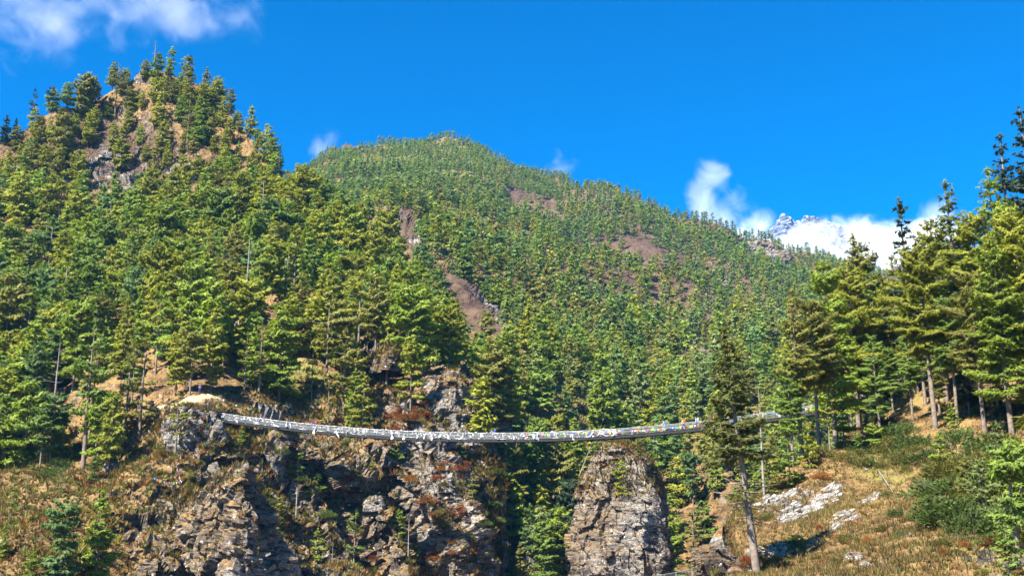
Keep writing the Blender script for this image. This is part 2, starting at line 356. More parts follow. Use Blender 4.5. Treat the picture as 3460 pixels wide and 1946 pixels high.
# right bank and the near slope
R_ridge = [(700, 690), (712, 640), (717, 560), (722, 535), (735, 492), (760, 478), (800, 464), (835, 448), (850, 430), (870, 412), (920, 372), (1024, 292), (1180, 190)]
R_ctrl = [(700, 690, 54), (720, 560, 72), (722, 535, 77), (757, 568, 69), (735, 492, 94), (760, 478, 99), (800, 464, 104), (835, 448, 112), (850, 430, 130), (870, 412, 146), (920, 372, 150), (1024, 292, 165), (1180, 190, 170),
          (800, 540, 78), (870, 500, 90), (830, 575, 61), (900, 575, 57), (1024, 575, 52), (1180, 575, 46), (900, 440, 114), (960, 440, 102), (1024, 440, 92), (1024, 380, 122), (960, 400, 124), (1180, 440, 76), (1180, 320, 125), (800, 690, 46), (1024, 690, 38), (1180, 690, 34)]
R_masks = dict(
    rock=[(722, 560, 8, 26, .9), (745, 560, 14, 10, .5), (800, 505, 34, 12, .7, -28), (785, 495, 40, 5, .6, -25), (860, 565, 30, 10, .4), (1000, 560, 40, 16, .4)],
    red=[(800, 560, 50, 14, .35), (745, 570, 12, 12, .7), (960, 570, 30, 10, .5), (925, 470, 8, 4, .9)],
    green=[(860, 540, 300, 120, .32), (1000, 500, 90, 80, .85), (880, 470, 50, 22, .6), (900, 380, 90, 60, .5), (800, 545, 30, 10, .5)],
    brown=[], sand=[(925, 475, 8, 5, .7), (1010, 405, 20, 3, .6)],
    white=[(808, 503, 34, 11, .62, -28), (775, 490, 26, 3, .62, -25), (843, 520, 14, 4, .6, -20), (840, 532, 8, 7, .6), (870, 497, 20, 4, .5, -15), (757, 552, 10, 9, .55), (993, 570, 14, 5, .5)])
rightS = sheet('right_bank', 700, 1180, 1.0, 430, 690, R_ridge, R_ctrl, R_masks, (2.2, 1.3, 2.6), M['near'], back=60)
# valley floor well below, so nothing floats over a void
me = mk_mesh('valley_floor', np.array([[-2000, -300, -45], [2000, -300, -45], [2000, 2800, -45], [-2000, 2800, -45]]), np.array([[0, 1, 2, 3]]), [M['far']])
add('ground', me, kind='structure')

# far brown hill to the right of the ridge, and the snow mountain behind the cloud
def far_hill(name, ridge, d, depth, amp, mat, label=None, seed=0, rows=90, du=1.0, cat=None, kind='structure', vb=330):
    us = np.arange(ridge[0][0], ridge[-1][0] + .1, du); vr = np.interp(us, [a for a, b in ridge], [b for a, b in ridge])
    t = np.linspace(0, 1, rows)
    U = np.broadcast_to(us, (rows, len(us))); V = vb + (vr[None] - vb) * t[:, None]
    D = d + depth * t[:, None] ** 1.2 + 0 * U
    X = P(U, V, D)
    s_ = np.linspace(0, 1, 10)[1:] * depth
    B = X[-1][None] + np.array([0, 1, -.7]) * s_[:, None, None]
    X = np.concatenate([X, B]); N = gnormals(X)
    q = X / (amp * 3.0)
    dn = (1 - np.abs(fbm(q, seed, 6, .55)) * 2.5) * amp + blocks(q * 2.2, seed) * amp * .55
    X = X + N * dn[..., None] - np.array([0, 0, 1]) * amp * .5
    me = mk_mesh(name, X.reshape(-1, 3), grid_faces(*X.shape[:2]), [mat], {'brown': np.ones(X.shape[0] * X.shape[1])})
    o = add(name, me, kind=kind)
    if label: o['label'] = label; o['category'] = cat
    return o
far_hill('distant_hill', [(850, 300), (880, 284), (896, 268), (905, 263), (925, 268), (950, 272), (1060, 255)], 2300, 300, 16, M['far'], seed=5)
ms, nt, b = newmat('veil-tinted snow and rock')
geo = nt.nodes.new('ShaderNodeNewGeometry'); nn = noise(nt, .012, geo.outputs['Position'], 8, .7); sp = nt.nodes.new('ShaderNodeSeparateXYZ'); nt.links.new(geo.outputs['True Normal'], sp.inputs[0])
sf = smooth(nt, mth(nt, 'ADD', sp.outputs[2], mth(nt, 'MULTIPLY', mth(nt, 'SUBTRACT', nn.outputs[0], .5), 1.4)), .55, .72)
nt.links.new(mixc(nt, sf, ramp(nt, [(.35, (.06, .08, .13)), (.65, (.12, .14, .20))], nn.outputs[0]).outputs[0], (.25, .30, .41)), b.inputs['Base Color'])  # bluish, darkened tones paint the veil of thin cloud into the mountain's colour
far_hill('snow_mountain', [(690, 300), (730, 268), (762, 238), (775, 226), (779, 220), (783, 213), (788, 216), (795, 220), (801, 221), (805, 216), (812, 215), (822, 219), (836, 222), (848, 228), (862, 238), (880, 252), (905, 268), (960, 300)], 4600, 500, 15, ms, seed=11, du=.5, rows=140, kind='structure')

# ------------------------------------------------------------------ clouds (real volumes)
def cloud(name, puffs, d, dens, label, nscale, seed, thr=.5):
    """puffs: (u, v, ru, rv) in the picture at depth d, one mesh of merged lumps with a ragged density"""
    k = d / F
    mb = MB(); th = np.linspace(0, np.pi, 13); ph = np.linspace(0, 2 * np.pi, 20, endpoint=False)
    m = bpy.data.materials.new(name + ' vapour'); m.use_nodes = True; nt = m.node_tree; nt.nodes.clear()
    out = nt.nodes.new('ShaderNodeOutputMaterial'); pv = nt.nodes.new('ShaderNodeVolumePrincipled')
    pv.inputs['Color'].default_value = (.99, .99, 1, 1); pv.inputs['Anisotropy'].default_value = .0
    tc = nt.nodes.new('ShaderNodeNewGeometry'); pos = tc.outputs['Position']
    fall = None
    Cs = []
    for (u, v, ru, rv) in puffs:
        ru, rv = ru * 1.5, rv * 1.5
        c = P(u, v, d); Cs.append((c, ru * k, rv * k))
        sub = nt.nodes.new('ShaderNodeVectorMath'); sub.operation = 'SUBTRACT'; sub.inputs[1].default_value = tuple(c); nt.links.new(pos, sub.inputs[0])
        dv = nt.nodes.new('ShaderNodeVectorMath'); dv.operation = 'DIVIDE'; dv.inputs[1].default_value = (ru * k, (ru + rv) * .5 * k, rv * k); nt.links.new(sub.outputs[0], dv.inputs[0])
        ln = nt.nodes.new('ShaderNodeVectorMath'); ln.operation = 'LENGTH'; nt.links.new(dv.outputs[0], ln.inputs[0])
        f1 = mth(nt, 'SUBTRACT', 1.0, ln.outputs['Value'])
        fall = f1 if fall is None else mth(nt, 'SMOOTH_MAX', fall, f1, .15)
    n = noise(nt, nscale, pos, 9, .66, .5); n.inputs['Scale'].default_value = nscale
    n_b = noise(nt, nscale * .4, pos, 2, .5)
    e = mth(nt, 'ADD', fall, mth(nt, 'ADD', mth(nt, 'MULTIPLY', mth(nt, 'SUBTRACT', n.outputs[0], .5), 2.6), mth(nt, 'MULTIPLY', mth(nt, 'SUBTRACT', n_b.outputs[0], .5), 1.2)))
    dn = mth(nt, 'MULTIPLY', smooth(nt, e, .38, 1.05), dens)
    nt.links.new(dn, pv.inputs['Density']); nt.links.new(pv.outputs[0], out.inputs['Volume'])
    lo = np.min([c - np.array([a, (a + b_) / 2, b_]) for c, a, b_ in Cs], 0); hi = np.max([c + np.array([a, (a + b_) / 2, b_]) for c, a, b_ in Cs], 0)
    mb.box((lo + hi) / 2, (hi - lo) / 2)
    me = mb.mesh(name, [m])
    return add(name, me, label=label, cat='cloud')
CLOUDS = True
if CLOUDS:
    cloud('cloud', [(735, 240, 34, 16), (765, 244, 34, 22), (792, 248, 34, 24), (815, 238, 32, 22), (842, 256, 30, 22), (880, 246, 46, 26), (935, 236, 40, 22), (790, 278, 140, 30), (700, 240, 30, 12), (796, 230, 22, 10), (818, 226, 24, 12)], 3000, .026, 'white cloud bank wrapped round the foot of the snow mountain', .010, 3)
    cloud('cloud', [(706, 200, 18, 24), (716, 176, 15, 18), (726, 214, 32, 24), (752, 224, 26, 18)], 3000, .0075, 'pale lilac cloud plume rising left of the snow mountain', .011, 4)
    cloud('cloud', [(905, 224, 26, 18), (855, 214, 10, 8), (935, 214, 24, 16)], 3000, .006, 'thin torn cloud between the snow mountain and the dark spire tree', .012, 8)
    cloud('cloud', [(20, 8, 60, 36), (60, 22, 60, 30), (95, 32, 44, 22), (45, 40, 34, 16), (130, 8, 60, 26), (180, 16, 50, 24), (205, 24, 24, 14), (240, 12, 30, 22), (110, 0, 120, 22)], 3000, .0024, 'large wispy white cloud above the wooded left summit', .010, 9)
    cloud('cloud', [(322, 150, 18, 14), (331, 138, 10, 12)], 3000, .004, 'small faint cloud puff in the dip between left hill and middle ridge', .014, 5)
    cloud('cloud', [(562, 170, 16, 11), (556, 160, 8, 9)], 3000, .003, 'small thin cloud wisp touching the middle of the ridge skyline', .014, 6)

HAZE = True
if HAZE:
    hb_ = MB(); hb_.box((0, 1300, 330), (1990, 1490, 376))
    m = bpy.data.materials.new('haze air'); m.use_nodes = True; nt = m.node_tree; nt.nodes.clear()
    out = nt.nodes.new('ShaderNodeOutputMaterial'); pv = nt.nodes.new('ShaderNodeVolumePrincipled'); pv.inputs['Density'].default_value = .00005; pv.inputs['Color'].default_value = (.06, .42, 1, 1); nt.links.new(pv.outputs[0], out.inputs['Volume'])
    add('haze', hb_.mesh('haze', [m]), kind='stuff')
# ------------------------------------------------------------------ rock bodies
CG = []; CSH = []
def crag_mesh(name, base, prof, seed, amp, sc1, squash=1.0, yaw=0, nth=150, nh=120, mat=None, lean=(0, 0), rk=-.12):
    """prof: list of (height m, radius m); closed top"""
    hs_ = np.array([a for a, b in prof]); rs = np.array([b for a, b in prof])
    h = np.interp(np.linspace(0, 1, nh), np.linspace(0, 1, len(hs_)), hs_); r = np.interp(h, hs_, rs)
    r[-1] = .01
    th = np.linspace(0, 2 * np.pi, nth + 1)
    ang = (np.abs(np.cos(th)) ** 8 + np.abs(np.sin(th)) ** 8) ** -.125 * (1 + .07 * np.cos(3 * th + seed) + .06 * np.cos(5 * th + 2 * seed)) * .95
    X = np.stack([r[:, None] * np.cos(th) * ang, r[:, None] * np.sin(th) * ang * squash, np.broadcast_to(h[:, None], (nh, nth + 1))], -1)
    X[..., 0] += lean[0] * h[:, None]; X[..., 1] += lean[1] * h[:, None]
    c, s_ = math.cos(yaw), math.sin(yaw)
    X = X @ np.array([[c, s_, 0], [-s_, c, 0], [0, 0, 1]]) + np.asarray(base)
    N = gnormals(X); N[:, -1] = N[:, 0]
    cen = np.asarray(base) + np.array([0, 0, hs_.mean()])
    sg = np.sign(np.einsum('ijk,ijk->', N, X - cen)); N = N * sg
    q = (X + fbm(X / sc1, seed, 3)[..., None] * sc1 * .3) @ np.array([[.9, .3, -.3], [-.3, .95, .1], [.35, 0, .94]])
    q = q * np.array([1, 1, .5])
    dn = blocks(q / sc1, seed) + .42 * blocks(q / (sc1 * .34), seed + 9) + .13 * blocks(q / (sc1 * .14), seed + 19) + .9 * fbm(X / (sc1 * 2.5), seed, 5)
    w = np.clip(np.linspace(1, 0, nh) * 8, 0, 1)[:, None]
    X = X + N * (dn * amp * w)[..., None]
    X[:, -1] = X[:, 0]
    CG.append((X, N, h))
    Fq = grid_faces(nh, nth + 1)
    if sg < 0: pass
    return mk_mesh(name, X.reshape(-1, 3), Fq[:, ::-1] if sg > 0 else Fq, [mat or M['crag']], {'rock': np.full(X.shape[0] * X.shape[1], rk)})
def crag(name, u, v, d, prof, seed, amp, sc1, label, **kw):
    p = P(u, v, d); me = crag_mesh(name, (0, 0, 0), prof, seed, amp, sc1, **kw)
    if 100 < d < 300: q = Sheet(); q.X = CG[-1][0] + p; q.N = CG[-1][1]; CSH.append(q)
    return add(name, me, label=label, cat='rock', loc=p)
crag('rock_pillar', 622, 600, 207, [(0, 9.2), (8, 9.1), (14, 8.9), (19, 8.4), (21.5, 7.6), (24, 6.2), (27.5, 4.4), (29, 3.0), (29.6, 0)], 4, 1.5, 4.2, 'freestanding grey and ochre rock pillar below the right half of the bridge', squash=.8, nth=300, nh=240, yaw=-.25, rk=-.22)
crag('rock_crag', 184, 620, 171, [(0, 9.0), (8, 9), (13, 7.6), (16.5, 5.4), (19, 3.2), (20.5, 0)], 8, 1.9, 3.6, 'big rugged grey crag at bottom left under the bridge end', squash=.8, nth=240, nh=170, yaw=-.5, rk=-.34)
crag('rock_crag', 224, 620, 164, [(0, 8.2), (8, 7.6), (14, 6.0), (18.5, 3.9), (21.5, 2.3), (22.4, 0)], 14, 2.0, 3.3, 'dark shadowed rock buttress right of the big bottom left crag', squash=1.0, yaw=-.36, lean=(.02, 0), rk=-.22)
crag('rock_crag', 150, 620, 160, [(0, 6.0), (6, 5.6), (9, 4.4), (12, 2.6), (13, 0)], 19, 1.1, 2.8, 'lower pale shoulder of rock left of the big bottom left crag', yaw=-.6, rk=-.26)
crag('rock_crag', 186, 468, 192, [(0, 5.0), (5, 4.6), (8, 3.8), (10.4, 2.6), (11, 0)], 23, 1.1, 2.8, 'dark blocky crag behind the layered pine below the sandy trail bend', yaw=-.85, rk=-.2)
crag('rock_crag', 426, 534, 207, [(0, 5.4), (7, 4.2), (12, 2.8), (15.4, 1.6), (16.4, 0)], 29, 1.2, 2.8, 'pale grey upright cliff face beneath the middle of the bridge', yaw=-.5, lean=(-.1, .2), rk=-.1)
crag('rock_crag', 389, 374, 231, [(0, 3.6), (3, 3.3), (5, 2.4), (6, 0)], 33, .9, 2.2, 'dark overhanging rock among the pines of the left forest', yaw=-.9, rk=-.3)
crag('rock_crag', 454, 414, 226, [(0, 4.2), (5, 3.8), (8, 2.4), (9, 0)], 39, 1.1, 2.4, 'brown and black broken crag just above the bridge middle', yaw=-.9, rk=-.3)
crag('rock_crag', 742, 606, 70.5, [(0, 1.6), (1.5, 1.5), (2.6, 1.35), (3.6, 1.0), (3.9, 0)], 45, .25, .9, 'dark leaning rock edge at the left lip of the near slope', lean=(-.62, 0), yaw=.3)
crag('rock_crag', 340, 600, 176, [(0, 5), (2.5, 4.6), (4.6, 3.2), (5.6, 0)], 49, .8, 2.2, 'pale boulder at the bottom edge below the bridge')
crag('rock_crag', 354, 158, 1225, [(0, 15), (7, 13), (12, 8), (14, 0)], 51, 3.0, 7, 'dark knob of rock on the skyline left of the rounded green summit')
crag('rock_crag', 755, 268, 1000, [(0, 22), (14, 19), (19, 15), (21, 0)], 55, 3.0, 7, 'grey block of cliff in the forest under the cloud bank')
crag('rock_crag', 777, 268, 930, [(0, 12), (9, 11), (13, 9), (14, 0)], 57, 2.0, 6, 'small grey cliff right of the larger grey block under the cloud bank')
crag('rock_crag', 602, 194, 1130, [(0, 13), (6, 11), (9, 6), (10, 0)], 59, 2.5, 6, 'tan rock knob breaking the skyline above the brown clearings')
for (u, v, r, lb) in [(36, 162, 3.2, 'grey boulder on the left edge of the bare summit clearing'), (104, 150, 2.4, 'dark boulder in the middle of the bare summit clearing'), (115, 140, 2.0, 'flat dark boulder high in the bare summit clearing'), (150, 180, 2.6, 'cracked pale boulder low in the summit clearing'), (178, 170, 2.8, 'dark boulder under the pines at the right of the summit clearing'), (60, 178, 2.2, 'boulder beside the bleached log under the summit clearing'),
                      (288, 405, 1.6, 'pale boulder on the grassy slope just above the bridge'), (316, 392, 1.2, 'small grey boulder on the sunlit grassy slope above the bridge'), (115, 470, 1.8, 'rock block in the red scrub left of the crag'), (255, 545, 2.0, 'boulder at the foot of the shadowed buttress'), (280, 560, 1.6, 'whitish boulder low on the slope right of the shadowed buttress'), (372, 505, 2.0, 'grey boulder in the middle of the cliff under the bridge'), (480, 555, 2.2, 'grey boulder near the foot of the cliff beside the gully pines')]:
    p = on(leftS, u, v)
    add('boulder', crag_mesh('boulder', (0, 0, 0), [(-r * .5, r), (0, r * 1.05), (r * .5, r * .85), (r * .85, r * .45), (r * .95, 0)], int(u), r * .28, r * .9, nth=48, nh=36, yaw=u), label=lb, cat='boulder', loc=p)
for (u, v, r, lb) in [(757, 556, .75, 'white speckled boulder right of the leaning fir trunk'), (857, 566, .5, 'dark jagged rock at the bottom of the near slope'), (866, 570, .4, 'grey rock beside the dark jagged rock at the bottom'), (993, 570, .45, 'white rock near the bottom right corner'), (972, 540, .3, 'small white rock on the grassy bank at right'), (815, 548, .5, 'mossy pale rock low on the near slope'), (1015, 560, .6, 'white ledge rock at the right bottom edge'), (735, 572, .5, 'greenish pale rock left of the leaning fir base'), (905, 540, .45, 'pale flat rock in the dry grass of the near slope')]:
    p = on(rightS, u, v)
    add('boulder', crag_mesh('boulder', (0, 0, 0), [(-r * .5, r), (0, r * 1.05), (r * .5, r * .85), (r * .85, r * .45), (r * .95, 0)], int(u) + 3, r * .28, r * .9, nth=48, nh=36, yaw=u), label=lb, cat='boulder', loc=p)

# pale layered slabs lying in the near slope
m, nt, b = newmat('pale slab')
geo = nt.nodes.new('ShaderNodeNewGeometry'); n = noise(nt, 4.0, geo.outputs['Position'], 6, .75)
nt.links.new(ramp(nt, [(.33, (.12, .10, .085)), (.45, (.20, .18, .16)), (.56, (.29, .28, .265)), (.7, (.22, .20, .18))], n.outputs[0]).outputs[0], b.inputs['Base Color'])
M['slab'] = m
def slabs(name, u, v, ru, rv, ang, n, size, label, seed):
    rg = np.random.default_rng(seed); mb = MB()
    for k in range(n):
        a, r = rg.uniform(0, 6.28), math.sqrt(rg.uniform(0, 1))
        x, y = r * math.cos(a) * ru, r * math.sin(a) * rv
        an = R(ang); uu, vv = u + x * math.cos(an) - y * math.sin(an), v + x * math.sin(an) + y * math.cos(an)
        p = on(rightS, uu, vv)
        L = size * rg.uniform(.4, 1.3)
        e1 = np.array([.9, .05, .42]) + rg.normal(0, .12, 3); e1 /= np.linalg.norm(e1)
        e2 = np.array([-.15, .95, .25]) + rg.normal(0, .15, 3); e2 -= e1 * (e1 @ e2); e2 /= np.linalg.norm(e2); e3 = np.cross(e1, e2)
        th = np.sort(rg.uniform(0, 6.28, 7)); rad = rg.uniform(.65, 1.1, 7)
        q = np.stack([np.cos(th) * rad * L, np.sin(th) * rad * L * .5], 1); t = L * rg.uniform(.08, .2)
        top = p + q[:, :1] * e1 + q[:, 1:] * e2 + e3 * t; bot = p + q[:, :1] * 1.1 * e1 + q[:, 1:] * 1.1 * e2 - e3 * t * 2
        V = np.vstack([top, bot, [top.mean(0) + e3 * t * .3]])
        mb.put(V, [[i, (i + 1) % 7, 14] for i in range(7)] + [[i, 7 + i, (i + 1) % 7] for i in range(7)] + [[(i + 1) % 7, 7 + i, 7 + (i + 1) % 7] for i in range(7)])
    add(name, mb.mesh(name, [M['slab']]), label=label, cat='rock')
slabs('rock_outcrop', 808, 505, 36, 11, -28, 180, .6, 'large flaky white rock outcrop in the middle of the near slope', 1)
slabs('rock_outcrop', 772, 490, 28, 3.5, -20, 110, .62, 'long thin white ledge above the dark hollow on the near slope', 2)
slabs('rock_outcrop', 843, 524, 15, 4.5, -30, 70, .45, 'small white ledge in the dry grass below the large white outcrop', 3)
slabs('rock_outcrop', 868, 498, 11, 3, -25, 50, .36, 'scattered flat white stones on the slope right of the white outcrop', 4)
slabs('rock_outcrop', 775, 552, 18, 5, -5, 70, .42, 'mossy white stones right of the leaning fir trunk', 5)

# ------------------------------------------------------------------ trees
def conifer(seed, H=15., spread=3.0, h0=.12, kind='spruce', whorls=24, per=5, step=.55, nl=.75, nw=.22, tpc=5, gap=.12, sticks=True, bare=0.0, lean=(0, 0), dead=False, below=0.):
    rg = np.random.default_rng(seed); tm = MB(); cl = []; di = []; sz = []; nm = []
    zs = np.linspace(0, H, 9); bx = np.cumsum(rg.normal(0, .012 * H / 8, 9)) + lean[0] * (zs / H); by = np.cumsum(rg.normal(0, .012 * H / 8, 9)) + lean[1] * (zs / H)
    bx -= bx[0]; by -= by[0]
    r0 = H * .013 + .03
    tm.tube(np.stack([bx, by, zs], 1), r0 * (1 - zs / H) ** .8 + .02, 7)
    for w in range(whorls):
        hf = h0 + (1 - h0) * (w + rg.uniform(-.4, .4)) / whorls; hf = min(max(hf, h0 * .8), .985)
        x = min(max((hf - h0) / (1 - h0), 0.), 1.)
        if kind == 'spruce': pr = (1 - x) ** .75 * min(1, .55 + x * 3)
        elif kind == 'pine': pr = math.sqrt(max(0.03, 1 - ((x - .38) / .66) ** 2)) * (1 - .25 * x)
        elif kind == 'umbrella': pr = max(.15, math.sin(math.pi * min(1, .18 + x * .8))) * (.75 + .4 * x if x < .7 else 1.0)
        elif kind == 'column': pr = min(1, .5 + 2 * x) * (1 - x ** 3) * .95 + .08
        wob = rg.uniform(.75, 1.15)
        for k in range(per):
            if rg.uniform() < gap: continue
            L = spread * pr * wob * rg.uniform(.6, 1.2) + .15
            az = k * 2 * math.pi / per + w * 1.9 + rg.normal(0, .35)
            el = R(-14 + 50 * x ** 1.4 + rg.normal(0, 7))
            h = np.array([math.cos(az), math.sin(az), 0]); side = np.array([-h[1], h[0], 0])
            z = hf * H; c0 = np.array([np.interp(z, zs, bx), np.interp(z, zs, by), z])
            f = lambda t: c0 + h * (L * t * math.cos(el)) + np.array([0, 0, L * (math.sin(el) * t + .22 * t * t - .08 * t)])
            if sticks and (L > .8 or dead): tm.tube([f(0), f(.5), f(.9)], [.018 * L + .012, .012 * L + .01, .008], 3, cap=False)
            if dead:
                if rg.uniform() < .5: tm.tube([f(.5), f(.5) + side * L * .3 * rg.choice([-1, 1]) + h * L * .25], [.015, .006], 3, cap=False)
                continue
            if rg.uniform() < bare * (1 - x) or (x < below and rg.uniform() < .93): continue
            n = max(2, int(L / step * 1.6 + .5))
            t0 = .25 if L > 1.2 else .05
            for t in np.linspace(t0, 1, n):
                wd_ = .46 * L * (1.06 - t) ** .55 * min(1, t * 2.4)
                ns = max(1, int(wd_ * 2 / step + .5))
                for s_ in np.linspace(-1, 1, ns) if ns > 1 else [0.]:
                    dome = .16 * min(L, 3) * (1 - .9 * s_ * s_) * math.sin(math.pi * min(1, .15 + .8 * t))
                    cl.append(f(t) + side * (s_ * wd_) + rg.normal(0, .06 * step + .02, 3) + np.array([0, 0, dome - .10 * abs(s_) * wd_]))
                    di.append(h * (.55 + .3 * t) + side * s_ * .7 + np.array([0, 0, .12])); sz.append(rg.uniform(.8, 1.2) * (.8 + .2 * min(1, L)))
                    nm.append(h * (t - .35) * 1.3 + side * s_ * 1.0 + np.array([0, 0, .85]))
    for k in range(0 if dead else 6):
        cl.append(np.array([bx[-1], by[-1], H * (1 - .02 * k)])); di.append(np.array([0, 0, 1.])); sz.append(.8); nm.append(np.array([math.cos(k * 2.1), math.sin(k * 2.1), .5]))
    tv = np.vstack(tm.v); tf = np.vstack(tm.f)
    if dead: return tv, tf, None, None
    cl = np.repeat(np.array(cl), tpc, 0); di = np.repeat(np.array(di), tpc, 0); sz = np.repeat(np.array(sz), tpc)
    n = len(cl)
    nt_ = np.repeat(np.array(nm), tpc, 0); nt_ /= np.linalg.norm(nt_, axis=1)[:, None]; nt_ = nt_ + rg.normal(0, .3, (n, 3)); nt_ /= np.linalg.norm(nt_, axis=1)[:, None]
    d = di / np.linalg.norm(di, axis=1)[:, None] + rg.normal(0, .55, (n, 3)); d -= nt_ * np.einsum('ij,ij->i', d, nt_)[:, None] * .8; d /= np.linalg.norm(d, axis=1)[:, None] + 1e-9
    a = np.cross(d, nt_); a /= np.linalg.norm(a, axis=1)[:, None] + 1e-9
    l = nl * sz * rg.uniform(.7, 1.3, n); w = nw * sz * rg.uniform(.7, 1.3, n)
    c = cl + rg.normal(0, .14 * step, (n, 3)) * np.array([1, 1, .45])
    V = np.stack([c - a * (w / 2)[:, None] - d * (l * .3)[:, None], c + a * (w / 2)[:, None] - d * (l * .3)[:, None], c + d * (l * .7)[:, None]], 1).reshape(-1, 3)
    return tv, tf, V, np.arange(n * 3).reshape(-1, 3)
KINDS = ['spruce', 'pine', 'pine', 'spruce', 'umbrella', 'pine', 'column']
def proto(kw):
    tv, tf, cv, cf = conifer(**kw)
    t = mk_mesh('trunk', tv, tf, [M['bark'] if not kw.get('dead') else M['deadwood']], smooth=True)
    c = mk_mesh('crown', cv, cf, [M['needle']]) if cv is not None else None
    return t, c, kw['H']
PN = {}   # near (left hill) prototypes
PN['mid'] = [proto(dict(seed=100 + i, H=15., spread=[3.7, 4.3, 3.9, 3.3, 4.4, 3.8, 2.9, 4.0, 3.5, 4.2, 3.0, 4.6, 3.2, 3.9][i], h0=[.1, .2, .14, .08, .38, .26, .12, .3, .18, .12, .34, .42, .2, .28][i], kind=KINDS[i % 7], whorls=[14, 11, 12, 15, 8, 11, 15, 10, 13, 12, 11, 7, 13, 10][i], gap=[.1, .2, .15, .1, .2, .22, .1, .25, .14, .16, .34, .25, .2, .3][i], step=.6, nl=.8, nw=.42, tpc=5, bare=[0, .1, 0, 0, .2, .1, 0, .3, 0, .1, .5, .3, .1, .4][i])) for i in range(14)]
PN['hero'] = [proto(dict(seed=200 + i, H=18., spread=[3.1, 3.6, 3.0, 3.4, 3.7, 3.2][i], h0=[.24, .36, .28, .22, .46, .34][i], kind=['spruce', 'pine', 'spruce', 'pine', 'pine', 'spruce'][i], whorls=[20, 17, 19, 18, 14, 18][i], per=6, gap=.16, step=.40, nl=.46, nw=.13, tpc=9, bare=.2)) for i in range(6)]
PN['sparse'] = [proto(dict(seed=300 + i, H=16., spread=[2.3, 2.8, 2.6][i], h0=[.3, .3, .22][i], kind=['spruce', 'umbrella', 'pine'][i], whorls=[15, 7, 9][i], gap=.3, step=.5, nl=.55, nw=.26, tpc=6, bare=[.5, .3, .3][i])) for i in range(3)]
PN['fir'] = [proto(dict(seed=400 + i, H=20., spread=3.2, h0=.08, kind='spruce', whorls=26, per=6, gap=.06, step=.42, nl=.45, nw=.14, tpc=8)) for i in range(2)]
PN['young'] = [proto(dict(seed=500 + i, H=6., spread=[1.5, 1.8, 1.3][i], h0=[.15, .3, .1][i], kind=['spruce', 'umbrella', 'pine'][i], whorls=[9, 6, 9][i], gap=.14, step=.3, nl=.36, nw=.15, tpc=7)) for i in range(3)]
PN['lean'] = [proto(dict(seed=601, H=16., spread=2.6, h0=.22, kind='spruce', whorls=28, per=6, gap=.17, step=.36, nl=.42, nw=.12, tpc=8, bare=.4, below=.30, lean=(-1.3, 0)))]
PN['snag'] = [proto(dict(seed=700 + i, H=10., spread=[1.6, 1.2, 2.0][i], h0=.3, kind='pine', whorls=[10, 8, 9][i], per=4, gap=.4, dead=True)) for i in range(3)]
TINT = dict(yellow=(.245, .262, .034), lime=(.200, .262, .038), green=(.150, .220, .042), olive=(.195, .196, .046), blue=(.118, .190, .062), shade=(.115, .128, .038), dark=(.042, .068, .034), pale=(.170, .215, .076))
TN = dict(yellow='yellow-green', lime='bright green', green='mid green', olive='olive', blue='blue-green', shade='dull green', dark='dark green', pale='pale green')
trees = []   # dicts awaiting labels
TIT = {}
def tree(p, Hm, proto_, tint, kind='pine_tree', label=None, rot=None, wide=1.0, zone=None, cat='tree', group=None):
    t, c, H0 = proto_; s_ = Hm / H0
    e = bpy.data.objects.new(kind, None); C.objects.link(e)
    e.empty_display_size = .5
    e.location = (p[0], p[1], p[2] - .25); e.rotation_euler = (0, 0, rng.uniform(0, 6.28) if rot is None else rot); e.scale = (s_ * wide, s_ * wide, s_)
    a = bpy.data.objects.new('trunk', t); C.objects.link(a); a.parent = e
    if c is not None:
        k = bpy.data.objects.new('crown', c); C.objects.link(k); k.parent = e
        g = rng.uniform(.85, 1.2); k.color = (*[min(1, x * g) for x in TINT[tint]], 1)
    e['category'] = cat
    if group: e['group'] = group
    if label: e['label'] = label
    else: trees.append((e, np.array(p) + np.array([0, 0, Hm * .55]), Hm, tint, kind, zone))
    return e
def hero(S, u, vb, vt, pk, tint, label=None, kind='pine_tree', i=None, wide=1.0, rot=None, zone='right bank', group=None):
    p = on(S, u, vb); _, v0, d = proj(p); Hm = (v0 - vt) * d / F * 1.02
    pr = PN[pk]; return tree(p, Hm, pr[int(rng.integers(len(pr))) if i is None else i], tint, kind, label, rot, wide, zone, group=group)
RB = 'tall conifers of the right bank'
